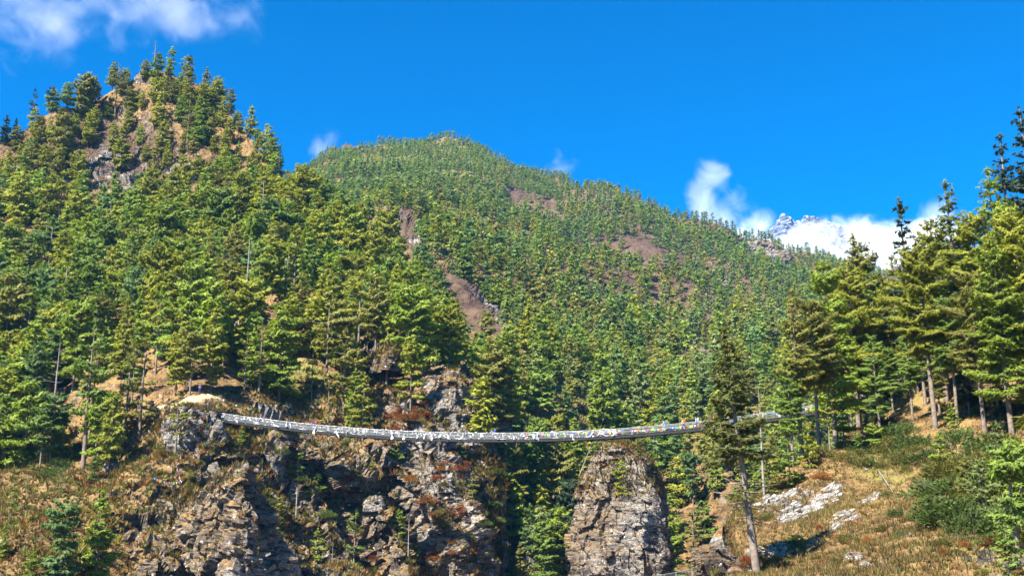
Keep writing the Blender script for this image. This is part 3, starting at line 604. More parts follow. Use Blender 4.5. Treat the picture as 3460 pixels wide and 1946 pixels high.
for a in [(805, 440, 285, 'hero', 'olive', 'olive-green conifer, leftmost tall tree of the right bank group', 5), (822, 432, 300, 'hero', 'olive', 'olive conifer tucked behind the leftmost tall trees of the right bank', 4), (838, 428, 260, 'hero', 'lime', 'tall bright conifer left of the bare double trunks on the right bank', 3), (868, 408, 228, 'hero', 'olive', 'very tall pointed conifer with long bare trunk near the bridge right end', 0), (880, 410, 262, 'hero', 'green', 'slender conifer whose trunk stands right beside the tall pointed one', 5), (874, 410, 242, 'hero', 'olive', 'full olive crown pressed against the very tall pointed conifer', 3), (857, 420, 262, 'hero', 'yellow', 'yellow conifer just left of the very tall pointed conifer', 1), (893, 405, 285, 'hero', 'yellow', 'yellowish crown filling the gap right of the tall pointed conifer', 1),
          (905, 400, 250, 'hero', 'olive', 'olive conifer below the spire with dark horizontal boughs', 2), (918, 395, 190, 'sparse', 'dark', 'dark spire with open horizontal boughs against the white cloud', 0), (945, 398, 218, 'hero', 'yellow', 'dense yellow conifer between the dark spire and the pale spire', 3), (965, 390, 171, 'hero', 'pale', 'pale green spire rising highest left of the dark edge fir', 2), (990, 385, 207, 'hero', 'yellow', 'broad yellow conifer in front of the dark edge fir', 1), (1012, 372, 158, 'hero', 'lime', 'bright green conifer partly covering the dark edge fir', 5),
          (1021, 345, 122, 'fir', 'dark', 'dark bluish fir at the right edge, tallest on the bank', 0), (1046, 345, 92, 'fir', 'dark', 'dark fir whose boughs just poke in at the upper right edge', 1), (960, 430, 296, 'hero', 'green', 'mid green conifer low in front of the pale spire', 4), (984, 432, 272, 'hero', 'olive', 'olive conifer with long pale bare trunk near the right edge', 4), (938, 434, 243, 'hero', 'yellow', 'yellow conifer with tall bare grey trunk in the middle of the bank', 4), (1010, 430, 236, 'hero', 'lime', 'leafy bright green conifer at the right edge, half way down', 3), (1034, 420, 205, 'hero', 'yellow', 'yellow conifer cut by the right edge of the photo', 1), (880, 430, 335, 'hero', 'green', 'low mid green conifer under the bare double trunks', 3), (915, 425, 322, 'hero', 'green', 'low green conifer right of the bare double trunks', 5), (1000, 400, 262, 'hero', 'olive', 'olive conifer below the broad yellow conifer at right', 2), (850, 425, 330, 'hero', 'lime', 'bright green conifer that screens the right end of the bridge', 3), (795, 445, 345, 'hero', 'green', 'slim green conifer at the very left of the right bank', 2), (926, 405, 282, 'hero', 'lime', 'bright green conifer below the dark open spire', 1), (973, 405, 300, 'hero', 'yellow', 'yellow conifer between the two long bare trunks at right', 5), (1020, 400, 300, 'hero', 'green', 'green conifer at right edge under the bright green crown', 0)]:
    hero(rightS, *a[:5], label=a[5], i=a[6], group=RB, wide=.95)
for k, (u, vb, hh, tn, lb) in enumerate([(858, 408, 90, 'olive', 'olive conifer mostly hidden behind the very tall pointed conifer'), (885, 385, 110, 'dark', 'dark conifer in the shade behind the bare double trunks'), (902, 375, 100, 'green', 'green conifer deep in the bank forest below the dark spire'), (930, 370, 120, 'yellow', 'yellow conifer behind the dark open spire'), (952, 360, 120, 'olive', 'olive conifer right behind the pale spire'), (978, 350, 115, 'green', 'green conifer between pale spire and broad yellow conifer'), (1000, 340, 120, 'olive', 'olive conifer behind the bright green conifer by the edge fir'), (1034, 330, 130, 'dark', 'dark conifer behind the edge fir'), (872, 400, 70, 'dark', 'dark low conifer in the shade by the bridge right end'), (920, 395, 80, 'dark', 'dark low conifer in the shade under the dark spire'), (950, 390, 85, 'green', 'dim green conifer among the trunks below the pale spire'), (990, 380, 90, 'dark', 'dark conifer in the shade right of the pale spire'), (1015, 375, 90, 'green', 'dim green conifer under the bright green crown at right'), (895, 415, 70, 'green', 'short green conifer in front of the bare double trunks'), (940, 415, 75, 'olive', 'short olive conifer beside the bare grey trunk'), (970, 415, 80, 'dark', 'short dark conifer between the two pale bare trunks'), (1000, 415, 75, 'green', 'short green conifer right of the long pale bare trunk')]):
    hero(rightS, u, vb, vb - hh, 'hero', tn, label=lb, i=k % 6, group=RB)  # for crowns in the shade, the dark tint puts it into their colour
for a in [(829, 460, 386, 'sparse', 'yellow', 'flat-topped pine on the rim of the near slope, below the bridge end', 1), (877, 459, 421, 'young', 'lime', 'small layered bright green pine on the near slope rim', 1), (956, 440, 402, 'young', 'lime', 'young bright green pine in the scrub below the tall bare trunks', 2), (790, 478, 436, 'young', 'green', 'small green pine at the left of the near slope rim', 0), (858, 466, 428, 'young', 'green', 'small mid green pine left of the layered bright green pine', 2), (1000, 468, 418, 'young', 'blue', 'young blue-green pine in the scrub near the right edge', 0), (985, 520, 455, 'young', 'pale', 'thin pale young tree in the scrub at right', 2), (1018, 555, 440, 'young', 'green', 'bushy young green tree cut by the right edge, low down', 1), (810, 470, 420, 'young', 'yellow', 'small yellowish pine beside the flat-topped pine', 0), (770, 482, 440, 'young', 'olive', 'small olive pine right behind the leaning fir', 2), (1008, 545, 474, 'young', 'pale', 'pale young tree in the thicket at the right edge', 0), (1022, 515, 436, 'young', 'lime', 'bright young tree cut by the right edge above the thicket', 1), (968, 500, 452, 'young', 'olive', 'olive young tree at the left of the right edge thicket', 2), (940, 472, 430, 'young', 'lime', 'small bright pine at the top of the near slope thicket', 0), (1010, 580, 520, 'young', 'green', 'young green tree at the bottom right corner', 2), (925, 505, 478, 'young', 'pale', 'small pale pine alone in the dry grass at right', 0), (845, 452, 400, 'young', 'green', 'small green pine under the hidden end of the bridge', 0)]:
    hero(rightS, *a[:5], label=a[5], i=a[6], group='small pines on the near slope')
hero(rightS, 757, 568, 322, 'lean', 'shade', 'tall leaning fir with long bare grey trunk in front of the bridge', kind='fir_tree', i=0, rot=0.0, wide=1.1)
hero(rightS, 764, 485, 384, 'snag', 'olive', 'thin bare grey dead trunk right behind the leaning fir', kind='dead_tree', i=1, wide=.7)
for a in [(177, 458, 392, 'sparse', 'yellow', 'open layered pine in front of the dark crag below the trail bend', 1), (60, 512, 466, 'sparse', 'pale', 'wind-blown pale pine on the tawny slope at lower left', 2), (57, 592, 498, 'mid', 'blue', 'blue-green pine at the bottom left corner', 2), (88, 590, 488, 'mid', 'lime', 'bright green layered pine at bottom left beside the crag', 0), (14, 548, 478, 'sparse', 'lime', 'green flat-topped pine near the left edge at lower left', 1), (268, 604, 519, 'mid', 'lime', 'bright green pine below the shadowed buttress at the bottom', 3), (304, 474, 428, 'sparse', 'green', 'ragged green pine hanging just under the left part of the bridge', 2), (298, 512, 462, 'snag', 'green', 'twin bleached dead trunk under the ragged green pine', 0), (83, 470, 318, 'sparse', 'green', 'tall thin pine with long bare trunk left of the trail', 1), (138, 437, 335, 'sparse', 'olive', 'straight pine with bare trunk beside the trail at left', 2), (122, 442, 340, 'sparse', 'olive', 'slim pine with grey trunk left of the straight trail pine', 0), (50, 466, 392, 'mid', 'blue', 'blue-green pine on the left slope over the tawny grass', 1), (110, 452, 396, 'mid', 'blue', 'dense blue-green pine right of the tall thin pine at left', 7), (10, 430, 365, 'mid', 'green', 'green pine at the left edge level with the bridge', 5), (348, 590, 511, 'sparse', 'green', 'dark green spreading pine on the cliff near the bottom', 2), (263, 470, 425, 'snag', 'green', 'white bare snag under the bridge left of the ragged pine', 1), (410, 556, 515, 'snag', 'green', 'pale thin snag in the middle of the cliff', 2), (332, 580, 543, 'snag', 'green', 'forked white snag beside the spreading cliff pine', 0), (448, 590, 556, 'snag', 'green', 'thick white snag at the bottom below the cliff', 1), (238, 450, 424, 'young', 'green', 'small pine tucked under the first span of the bridge', 0), (190, 495, 470, 'young', 'olive', 'tiny olive pine on top of the big crag', 1), (410, 462, 447, 'young', 'green', 'small green pine on the cliff just under the bridge middle', 1), (30, 590, 548, 'young', 'lime', 'small bright pine at the bottom left on the tawny slope', 2),
          (330, 500, 472, 'young', 'green', 'small green pine on the upper cliff under the left half of the bridge', 2), (365, 480, 456, 'young', 'yellow', 'small yellow pine on a ledge below the bridge', 0), (392, 540, 508, 'young', 'lime', 'small bright pine on the middle of the cliff', 2), (425, 575, 545, 'young', 'green', 'small green pine low on the cliff by the thin snag', 1), (470, 500, 470, 'young', 'olive', 'olive young pine on the right edge of the cliff', 0), (485, 560, 526, 'young', 'green', 'young green pine low at the right edge of the cliff', 2), (320, 560, 528, 'young', 'lime', 'young bright pine on the slope right of the shadowed buttress', 0), (282, 520, 494, 'young', 'olive', 'small olive pine in the gully right of the shadowed buttress', 2), (345, 455, 436, 'young', 'lime', 'tiny bright pine tucked right under the deck', 1), (460, 462, 440, 'young', 'green', 'small pine under the deck right of the pale upright cliff', 0), (28, 505, 462, 'sparse', 'green', 'thin green pine on the tawny slope near the left edge', 2), (95, 490, 452, 'young', 'green', 'small green pine among the shrubs at lower left', 2), (5, 575, 520, 'mid', 'lime', 'bright pine cut by the left edge near the bottom', 3),
          (153, 64, 37, 'snag', 'green', 'bare snag standing alone on the left summit', 2), (190, 76, 52, 'sparse', 'dark', 'dark drooping tree on the skyline right of the summit snag', 0), (31, 116, 85, 'sparse', 'dark', 'dark skyline tree furthest left on the summit ridge', 0), (51, 113, 80, 'sparse', 'dark', 'dark flat-topped skyline tree right of the furthest left one', 1), (3, 140, 112, 'mid', 'dark', 'dark skyline tree at the left edge of the photo', 0), (12, 132, 116, 'mid', 'dark', 'small dark skyline tree beside the left edge tree', 3), (84, 118, 70, 'mid', 'olive', 'large olive pine at the upper left of the summit clearing', 1), (112, 116, 60, 'sparse', 'olive', 'tall dark-trunked pine at the top of the summit clearing', 1), (122, 112, 68, 'sparse', 'olive', 'slightly shorter dark-trunked pine at the top of the summit clearing', 0), (184, 142, 96, 'sparse', 'olive', 'bare-stemmed olive pine at the right of the summit clearing', 1), (118, 165, 118, 'mid', 'yellow', 'lone yellow-green pine in the middle of the summit clearing', 0), (60, 158, 112, 'mid', 'olive', 'olive pine left of the bare brown summit clearing', 8), (272, 150, 136, 'snag', 'dark', 'bare crooked tree on the skyline right of the left summit', 2), (285, 160, 144, 'sparse', 'dark', 'small dark tree in the dip of the skyline', 0), (286, 322, 252, 'snag', 'green', 'bleached bare tree in the dark gap of the left forest', 2), (255, 402, 320, 'sparse', 'olive', 'long-trunked pine on the grass just above the bridge left end', 2), (240, 398, 330, 'sparse', 'yellow', 'yellow pine with slanting trunk above the bridge left end', 1), (328, 420, 372, 'sparse', 'olive', 'open pine standing by the bridge in front of dark rocks', 2), (310, 400, 352, 'sparse', 'yellow', 'yellow pine on the sunlit grassy slope above the bridge', 1), (190, 397, 330, 'mid', 'olive', 'round dark olive tree above the sandy trail bend', 4), (484, 428, 398, 'young', 'lime', 'bright green pine directly above the bridge middle', 2), (372, 430, 372, 'mid', 'yellow', 'yellow pine on the rocks above the bridge', 7), (350, 425, 368, 'mid', 'lime', 'bright pine rising from behind the bridge left of the red scrub', 0)]:
    k = {'snag': 'dead_tree'}.get(a[3], 'pine_tree')
    hero(leftS, *a[:5], label=a[5], i=a[6], kind=k, zone='left hill')
# pines on the pillar and in the gully beside it
for (u, v, d, Hm, pk, i, tint, lb) in [(608, 462, 203, 5.5, 'sparse', 1, 'olive', 'open pine on top of the rock pillar'), (622, 496, 198, 7, 'young', 2, 'yellow', 'yellow pine growing on the face of the rock pillar'), (597, 452, 205, 4, 'young', 0, 'green', 'small pine at the left of the pillar top'), (640, 462, 206, 5, 'young', 1, 'olive', 'small olive pine at the right of the pillar top')]:
    tree(P(u, v, d), Hm, PN[pk][i], tint, label=lb)
e = tree(P(580, 472, 203), 6.5, PN['snag'][1], 'olive', 'dead_tree', 'dead trunk leaning against the left side of the pillar top'); e.rotation_euler = (0, R(22), 0)
for i, (u, v, d, Hm, tint) in enumerate([(504, 492, 222, 12, 'green'), (512, 512, 222, 14, 'olive'), (523, 500, 232, 13, 'yellow'), (536, 518, 228, 15, 'green'), (548, 500, 236, 14, 'lime'), (560, 520, 230, 16, 'olive'), (566, 490, 240, 13, 'lime'), (530, 560, 212, 11, 'blue'), (545, 590, 205, 13, 'green'), (560, 580, 210, 14, 'lime'), (520, 590, 205, 9, 'olive'), (572, 548, 222, 14, 'dark'), (493, 468, 226, 10, 'green'), (508, 470, 235, 10, 'olive'), (555, 462, 250, 11, 'yellow'), (538, 470, 246, 12, 'green'), (575, 470, 246, 12, 'lime')]):
    tree(P(u, v, d), Hm, PN['mid'][i % 10], tint, zone='the gully left of the rock pillar')

def scatter(S, n, spacing, clear, vmax=None, urange=(0, 1024), seed=1, dens=None):
    rg = np.random.default_rng(seed)
    X = S.X; a = np.gradient(X, axis=1); b = np.gradient(X, axis=0); A = np.linalg.norm(np.cross(a[..., :2], b[..., :2])[..., None], axis=2) + .5 * np.linalg.norm(np.cross(a, b), axis=2)
    w = A * np.clip(1 - blob(S.U, S.V, clear), 0, 1)
    if dens is not None: w = w * dens(S.U, S.V)
    w[(S.U < urange[0]) | (S.U > urange[1])] = 0
    if vmax is not None: w = w * (S.V < vmax(S.U))
    cdf = np.cumsum(w.ravel()); idx = np.searchsorted(cdf, rg.uniform(0, cdf[-1], n))
    wn_ = (w / (A + 1e-9)).ravel()
    cell = {}; out = []
    for k in np.unique(idx)[rg.permutation(len(np.unique(idx)))]:
        p = X.reshape(-1, 3)[k]; sp_ = spacing(S.U.ravel()[k], S.V.ravel()[k]) if callable(spacing) else spacing
        g = sp_; ck = (int(p[0] // 8), int(p[1] // 8)); ok = True
        for i in range(-1, 2):
            for j in range(-1, 2):
                for q in cell.get((ck[0] + i, ck[1] + j), ()):
                    if (q[0] - p[0]) ** 2 + (q[1] - p[1]) ** 2 < g * g: ok = False; break
                if not ok: break
            if not ok: break
        if ok: cell.setdefault(ck, []).append(p); out.append((p.copy(), S.U.ravel()[k], S.V.ravel()[k]))
    return out
L_clear = [(108, 172, 62, 32, 1.2, 10), (110, 194, 68, 36, 1.1, 5), (75, 200, 46, 22, 1., 10), (8, 246, 24, 30, 1.), (300, 384, 50, 24, 1., 15), (190, 410, 45, 18, 1.2), (455, 400, 40, 36, 1.), (405, 400, 50, 26, 1.), (386, 362, 18, 22, .95), (240, 350, 16, 26, .9), (237, 312, 12, 24, .8), (60, 520, 90, 45, 1.2), (25, 172, 16, 14, .8), (345, 340, 12, 18, .8)]
vm = lambda u: np.where(u < 110, 478, np.where(u < 200, 408, np.where(u < 330, 398, np.where(u < 470, 405, 440))))
cand = scatter(leftS, 14000, lambda u, v: 5.5 if v > 220 else 5.4, L_clear, vm, (-60, 540), 11)
cand2 = scatter(midS, 60000, lambda u, v: 6.0 if v > 330 else (6.8 if v > 250 else (4.9 if u < 570 and v < 205 else 6.0)), [(515, 200, 36, 16, 1., 20), (552, 216, 30, 16, 1., 30), (645, 252, 72, 30, 1., 25), (590, 264, 48, 20, .95), (520, 206, 44, 16, 1., 25), (700, 264, 44, 16, .96, 20), (620, 240, 150, 60, .72, 18), (452, 286, 62, 22, 1.2, 42), (482, 300, 44, 15, 1.4, 42), (472, 322, 44, 26, 1.4, 45), (495, 342, 44, 28, 1.4, 45), (478, 352, 34, 30, 1.3), (410, 250, 30, 24, 1.4, 45), (404, 232, 24, 16, 1.4, 45), (690, 362, 56, 48, .95), (640, 282, 40, 14, .95), (615, 275, 30, 15, .95), (404, 238, 20, 12, 1.1, 45), (412, 252, 20, 16, 1.1, 45), (488, 312, 40, 13, 1.1, 45), (480, 326, 40, 16, 1.1, 45), (548, 270, 16, 14, 1., 40), (754, 262, 12, 10, 1.1), (354, 154, 9, 7, 1.1), (740, 296, 24, 18, .75, 30), (600, 187, 12, 6, 1.), (790, 330, 30, 20, .7)], None, (250, 1024), 12)
allc = []
for (p, u, v) in cand:
    Hm = float(np.clip(rng.normal(15.3, 3.4), 7, 22)) * (1.0 if v > 220 else .74) * (.8 if u > 430 else 1)
    pt = 'yellow' if u > 230 else 'lime'
    tn = rng.choice(['yellow', 'lime', 'green', 'olive', 'blue'], p=[.36, .26, .17, .16, .05] if u > 150 else [.18, .28, .30, .12, .12])
    if v < 200: tn = rng.choice(['yellow', 'olive', 'lime', 'green'], p=[.35, .35, .15, .15])
    allc.append((p, u, v, Hm, str(tn), 'L'))
for (p, u, v) in cand2:
    _, _, d = proj(p)
    Hm = rng.uniform(10, 17) if d < 600 else rng.uniform(8.5, 14) if d < 950 else rng.uniform(6.5, 10.5)
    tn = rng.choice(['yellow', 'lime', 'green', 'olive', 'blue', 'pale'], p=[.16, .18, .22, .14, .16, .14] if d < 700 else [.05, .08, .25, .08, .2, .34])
    allc.append((p, u, v, Hm, str(tn), 'M'))
# hidden ones (behind a nearer sheet) do not count among the individuals
def hidden(p, Hm):
    u, v, d = proj(p + np.array([0, 0, Hm * .8]))
    if not (-15 < u < 1039 and -20 < v < 590): return True
    for S, o_ in ((leftS, 'L'), (rightS, 'R')):
        c = int(round((u - S.u0) / S.du))
        if 0 <= c < len(S.us):
            uu, vv, dd = proj(S.X[:, c]); k = np.where(vv < v)[0]
            if len(k) == 0: continue
            if vv.min() < v and dd[np.argmin(np.abs(vv - v))] < d - 12: return True
    return False
for k, t in enumerate(allc): pass
size = np.array([t[3] / proj(t[0])[2] for t in allc])
order = np.argsort(-size)
n_have = len([o for o in C.objects if o.name.startswith(('pine_tree', 'dead_tree', 'fir_tree'))])
N_IND = 300 - n_have
ind = []
for k in order:
    if len(ind) >= N_IND: break
    if not hidden(allc[k][0], allc[k][3]): ind.append(k)
for k in ind:
    p, u, v, Hm, tn, z = allc[k]
    if rng.uniform() < .045 and z == 'L': tree(p, Hm * .8, PN['snag'][int(rng.integers(3))], tn, kind='dead_tree', zone='left forest'); continue
    tree(p, Hm, PN['mid'][int(rng.integers(14))], tn, zone='left forest' if z == 'L' else 'lower ridge forest', wide=rng.uniform(.78, 1.1))
rest_ = [allc[k] for k in sorted(set(range(len(allc))) - set(ind))]
for (p, u, v) in scatter(rightS, 2500, 3.6, [], lambda u: 470 + 0 * u, (1056, 1180), 21):
    rest_.append((p, u, v, float(rng.uniform(8, 16)), str(rng.choice(['yellow', 'lime', 'green', 'olive'])), 'R'))
# the forest beyond those trees: one mesh
def lowproto(i, lod):
    kw = [dict(step=.9, nl=1.1, nw=.6, tpc=4, whorls=11, per=5), dict(step=1.5, nl=1.7, nw=1.0, tpc=3, whorls=9, per=4), dict(step=2.2, nl=2.2, nw=1.5, tpc=2, whorls=8, per=4)][lod]
    tv, tf, cv, cf = conifer(seed=800 + i, H=14., spread=[3.5, 4.0, 3.4, 3.8, 3.6, 3.9][i], h0=[.1, .18, .12, .3, .1, .22][i], kind=['spruce', 'pine', 'spruce', 'pine', 'column', 'pine'][i], gap=.15, sticks=False, **kw)
    return np.vstack([tv, cv]), np.vstack([tf, cf + len(tv)]), np.r_[np.zeros(len(tv)), np.ones(len(cv))]
LP = [[lowproto(i, l) for i in range(6)] for l in range(3)]
Vs, Fs, Ts, off = [], [], [], 0
for (p, u, v, Hm, tn, z) in rest_:
    d = proj(p)[2]; l = 0 if d < 480 else 1 if d < 900 else 2
    V, Fq, cr = LP[l][int(rng.integers(6))]
    a = rng.uniform(0, 6.28); s_ = Hm / 14.; w_ = s_ * rng.uniform(.85, 1.2); c_, n_ = math.cos(a), math.sin(a)
    Q = np.stack([(V[:, 0] * c_ - V[:, 1] * n_) * w_, (V[:, 0] * n_ + V[:, 1] * c_) * w_, V[:, 2] * s_ - .3], 1) + p
    tc_ = np.array(TINT[tn]) * rng.uniform(.85, 1.2)
    Vs.append(Q); Fs.append(Fq + off); off += len(Q); Ts.append(np.where(cr[:, None] > .5, tc_, np.array([.12, .1, .085])))
me = mk_mesh('forest', np.vstack(Vs), np.vstack(Fs), [M['needle_a']], {'tint': np.vstack(Ts)})
add('forest', me, kind='stuff', label='dense conifer forest covering the upper left hill and the whole middle ridge', cat='forest')
print('trees: individuals', n_have + len(ind), 'mass', len(rest_), 'tris', sum(len(f) for f in Fs))
del Vs, Fs, Ts

# ------------------------------------------------------------------ shrubs, tussocks, grass
def bushmesh(seed, n=170, nl=.15, nw=.07, tpc=8, twigs=True):
    rg = np.random.default_rng(seed)
    d = rg.normal(0, 1, (n, 3)); d[:, 2] = np.abs(d[:, 2]); d /= np.linalg.norm(d, axis=1)[:, None]
    r = rg.uniform(.35, 1, n) ** .6 * (1 + .35 * vnoise(d * 1.6 + seed, seed))
    c = d * r[:, None] * np.array([1, 1, .9])
    c = np.repeat(c, tpc, 0) + rg.normal(0, .07, (n * tpc, 3)); dd = np.repeat(d, tpc, 0) + rg.normal(0, .6, (n * tpc, 3)) + np.array([0, 0, .3]); dd /= np.linalg.norm(dd, axis=1)[:, None]
    a = np.cross(dd, rg.normal(0, 1, dd.shape)); a /= np.linalg.norm(a, axis=1)[:, None]
    m_ = len(c); l = nl * rg.uniform(.6, 1.4, m_); w = nw * rg.uniform(.6, 1.4, m_)
    V = np.stack([c - a * (w / 2)[:, None], c + a * (w / 2)[:, None], c + dd * l[:, None]], 1).reshape(-1, 3)
    mb = MB()
    for k in range(9):
        q = d[k] * r[k]; mb.tube([np.zeros(3), q * .5 + np.array([0, 0, .08]), q], [.03, .02, .008], 3, cap=False)
    return mk_mesh('leaves', V, np.arange(m_ * 3).reshape(-1, 3), [M['needle']]), mb.mesh('stems', [M['bark']])
BP = [bushmesh(s_) for s_ in range(5)]
BC = dict(red=(.17, .045, .018), rust=(.24, .10, .03), olive=(.12, .115, .03), green=(.075, .11, .03), straw=(.27, .19, .07), dark=(.045, .05, .025))
BN = dict(red='dark red', rust='rusty', olive='olive', green='green', straw='tan', dark='dark green')
def bush(S, u, v, r, col, label=None):
    p = on(S, u, v); l, s_ = BP[int(rng.integers(5))]
    e = bpy.data.objects.new('bush', None); C.objects.link(e); e.location = p - np.array([0, 0, .1 * r]); e.rotation_euler = (0, 0, rng.uniform(0, 6)); e.scale = (r * rng.uniform(.9, 1.3), r * rng.uniform(.9, 1.3), r * rng.uniform(.75, 1.1))
    a = bpy.data.objects.new('leaves', l); C.objects.link(a); a.parent = e; g = rng.uniform(.8, 1.25); a.color = (*[x * g for x in BC[col]], 1)
    b_ = bpy.data.objects.new('stems', s_); C.objects.link(b_); b_.parent = e
    e['category'] = 'bush'
    if label: e['label'] = label
    else: trees.append((e, p + np.array([0, 0, r * .5]), r * 2, col, 'bush', 'cliff' if S is leftS else 'near slope'))
rb = np.random.default_rng(5)
for (u, v, ru, rv, n, cols, r0, r1) in [(405, 408, 34, 16, 18, ['red', 'red', 'rust', 'olive'], .9, 1.8), (446, 472, 16, 10, 9, ['red', 'rust'], .8, 1.5), (340, 480, 26, 14, 9, ['red', 'rust', 'olive'], .8, 1.4), (455, 514, 24, 9, 9, ['red', 'rust'], .7, 1.4), (370, 552, 20, 14, 7, ['red', 'olive'], .8, 1.4), (455, 552, 30, 20, 10, ['rust', 'olive', 'red'], .8, 1.5), (400, 500, 60, 40, 12, ['olive', 'rust', 'olive', 'straw'], .8, 1.9), (300, 500, 40, 50, 12, ['olive', 'green', 'rust'], .8, 1.7), (130, 445, 40, 25, 12, ['olive', 'green', 'rust'], .7, 1.5), (45, 452, 65, 26, 28, ['green', 'olive', 'green'], 1.1, 2.3), (150, 490, 50, 40, 8, ['rust', 'straw', 'olive'], .6, 1.2), (30, 540, 50, 30, 8, ['rust', 'olive', 'green'], .6, 1.3), (290, 385, 45, 18, 10, ['olive', 'green'], .6, 1.3), (490, 500, 14, 40, 8, ['olive', 'green'], .9, 1.8)]:
    for k in range(n):
        a, q = rb.uniform(0, 6.28), math.sqrt(rb.uniform()); bush(leftS, u + ru * q * math.cos(a), v + rv * q * math.sin(a), rb.uniform(r0, r1), str(rb.choice(cols)))
for (u, v, ru, rv, n, cols, r0, r1) in [(905, 446, 16, 12, 5, ['dark', 'dark', 'green'], 1.3, 2.2), (935, 455, 60, 16, 14, ['olive', 'green', 'green'], 1.0, 2.0), (985, 490, 64, 54, 34, ['green', 'olive', 'green', 'olive'], 1.1, 2.3), (945, 410, 90, 20, 18, ['dark', 'green', 'olive', 'dark'], .8, 1.7), (860, 468, 46, 9, 10, ['olive', 'green', 'olive'], .7, 1.3), (790, 476, 40, 6, 10, ['rust', 'olive', 'straw'], .4, .9), (745, 500, 14, 10, 7, ['olive', 'straw'], .5, .9), (800, 530, 50, 18, 6, ['olive', 'rust', 'green'], .35, .7), (880, 520, 70, 30, 14, ['olive', 'straw', 'green', 'rust'], .3, .8), (740, 562, 14, 12, 6, ['red', 'rust', 'olive'], .3, .6), (900, 560, 110, 16, 12, ['rust', 'red', 'olive', 'straw'], .25, .55), (1000, 560, 30, 14, 8, ['green', 'red', 'olive'], .3, .7)]:  # dark bushes under the tall conifers are added; their colour carries the shade there
    for k in range(n):
        a, q = rb.uniform(0, 6.28), math.sqrt(rb.uniform()); bush(rightS, u + ru * q * math.cos(a), v + rv * q * math.sin(a), rb.uniform(r0, r1), str(rb.choice(cols)))
def tufts(name, S, n, hgt, wid, blades, cols, urange, vrange, clear, seed, label, flat=.35):
    rg = np.random.default_rng(seed)
    ok = (S.U > urange[0]) & (S.U < urange[1]) & (S.V > vrange[0](S.U)) & (S.V < vrange[1](S.U)); w = ok * np.clip(1 - blob(S.U, S.V, clear), 0, 1) * (.4 + .9 * (fbm(S.X / (hgt * 12), seed, 3) > -.05))
    w = w * (S.N[..., 2] > .2)
    if hasattr(S, 'at'): w = w * np.clip(1 - 1.1 * S.at['rock'], .12, 1)
    cdf = np.cumsum(w.ravel()); idx = np.searchsorted(cdf, rg.uniform(0, cdf[-1], n))
    p = S.X.reshape(-1, 3)[idx] + rg.normal(0, hgt * .3, (n, 3)) * np.array([1, 1, .0])
    sc_ = rg.uniform(.5, 1.4, n); ci = rg.integers(len(cols), size=n); col = np.array(cols)[ci] * rg.uniform(.75, 1.25, n)[:, None]
    pn = vnoise(p / (hgt * 25), seed + 5)[:, None]; col = col * (1 + .3 * pn)
    p = np.repeat(p, blades, 0); sc_ = np.repeat(sc_, blades); col = np.repeat(col, blades, 0); m_ = len(p)
    a = rg.uniform(0, 6.28, m_); o = np.stack([np.cos(a), np.sin(a), np.zeros(m_)], 1); t = np.stack([-np.sin(a), np.cos(a), np.zeros(m_)], 1)
    h = hgt * sc_ * rg.uniform(.6, 1.2, m_); w2 = wid * sc_
    tip = p + o * (h * rg.uniform(.3, 1.3, m_))[:, None] + np.stack([0 * h, 0 * h, h], 1)
    b0 = p + o * (w2 * .5)[:, None] - np.array([0, 0, hgt * .15])
    V = np.stack([b0 - t * (w2 / 2)[:, None], b0 + t * (w2 / 2)[:, None], tip], 1).reshape(-1, 3)
    add(name, mk_mesh(name, V, np.arange(m_ * 3).reshape(-1, 3), [M['needle_a']], {'tint': np.repeat(col, 3, 0)}), kind='stuff', label=label, cat='grass')
ST = [(.24, .165, .065), (.19, .12, .05), (.27, .20, .09), (.12, .075, .035), (.15, .14, .045), (.13, .135, .04)]
tufts('dry_grass', rightS, 46000, .27, .05, 6, ST, (700, 1180), (lambda u: np.interp(u, [700, 735, 800, 850, 1100], [500, 490, 466, 430, 385]), lambda u: u * 0 + 640), [(808, 503, 26, 8, .8, -28)], 3, 'dry golden grass and heath covering the near slope at lower right')
tufts('scrub', leftS, 42000, .40, .16, 7, ST + [(.14, .14, .035), (.13, .12, .035), (.15, .06, .03), (.09, .06, .03)], (-60, 545), (lambda u: np.interp(u, [-60, 110, 200, 330, 540], [420, 420, 396, 365, 380]), lambda u: u * 0 + 640), [(190, 405, 26, 7, 1.1)], 4, 'tawny grass tussocks and low scrub over the cliff under the bridge')
tufts('low_scrub', leftS, 4200, .8, .34, 12, [(.18, .17, .05), (.15, .16, .045), (.19, .09, .04), (.27, .18, .065), (.13, .14, .04)], (-60, 520), (lambda u: np.interp(u, [-60, 110, 200, 330, 540], [430, 430, 410, 380, 395]), lambda u: u * 0 + 640), [(190, 405, 26, 7, 1.1)], 14, 'olive and rusty low scrub clumps over the cliff and the lower left slope')
tufts('heath', leftS, 9000, .8, .25, 5, [(.14, .085, .045), (.2, .13, .06), (.1, .06, .035)], (-60, 330), (lambda u: u * 0 + 90, lambda u: u * 0 + 260), [], 6, 'low brown heath and dead grass on the bare summit clearing')

q = Sheet(); q.X = np.concatenate([c.X.reshape(-1, 3) for c in CSH])[None]; q.N = np.concatenate([c.N.reshape(-1, 3) for c in CSH])[None]; q.U, q.V, _ = proj(q.X)
tufts('ledge_scrub', q, 7000, .65, .2, 6, ST + [(.14, .13, .035), (.15, .06, .03)], (-60, 1100), (lambda u: u * 0 + 300, lambda u: u * 0 + 640), [], 8, 'rusty tufts and scrub clinging to the ledges of the crags and pillar')
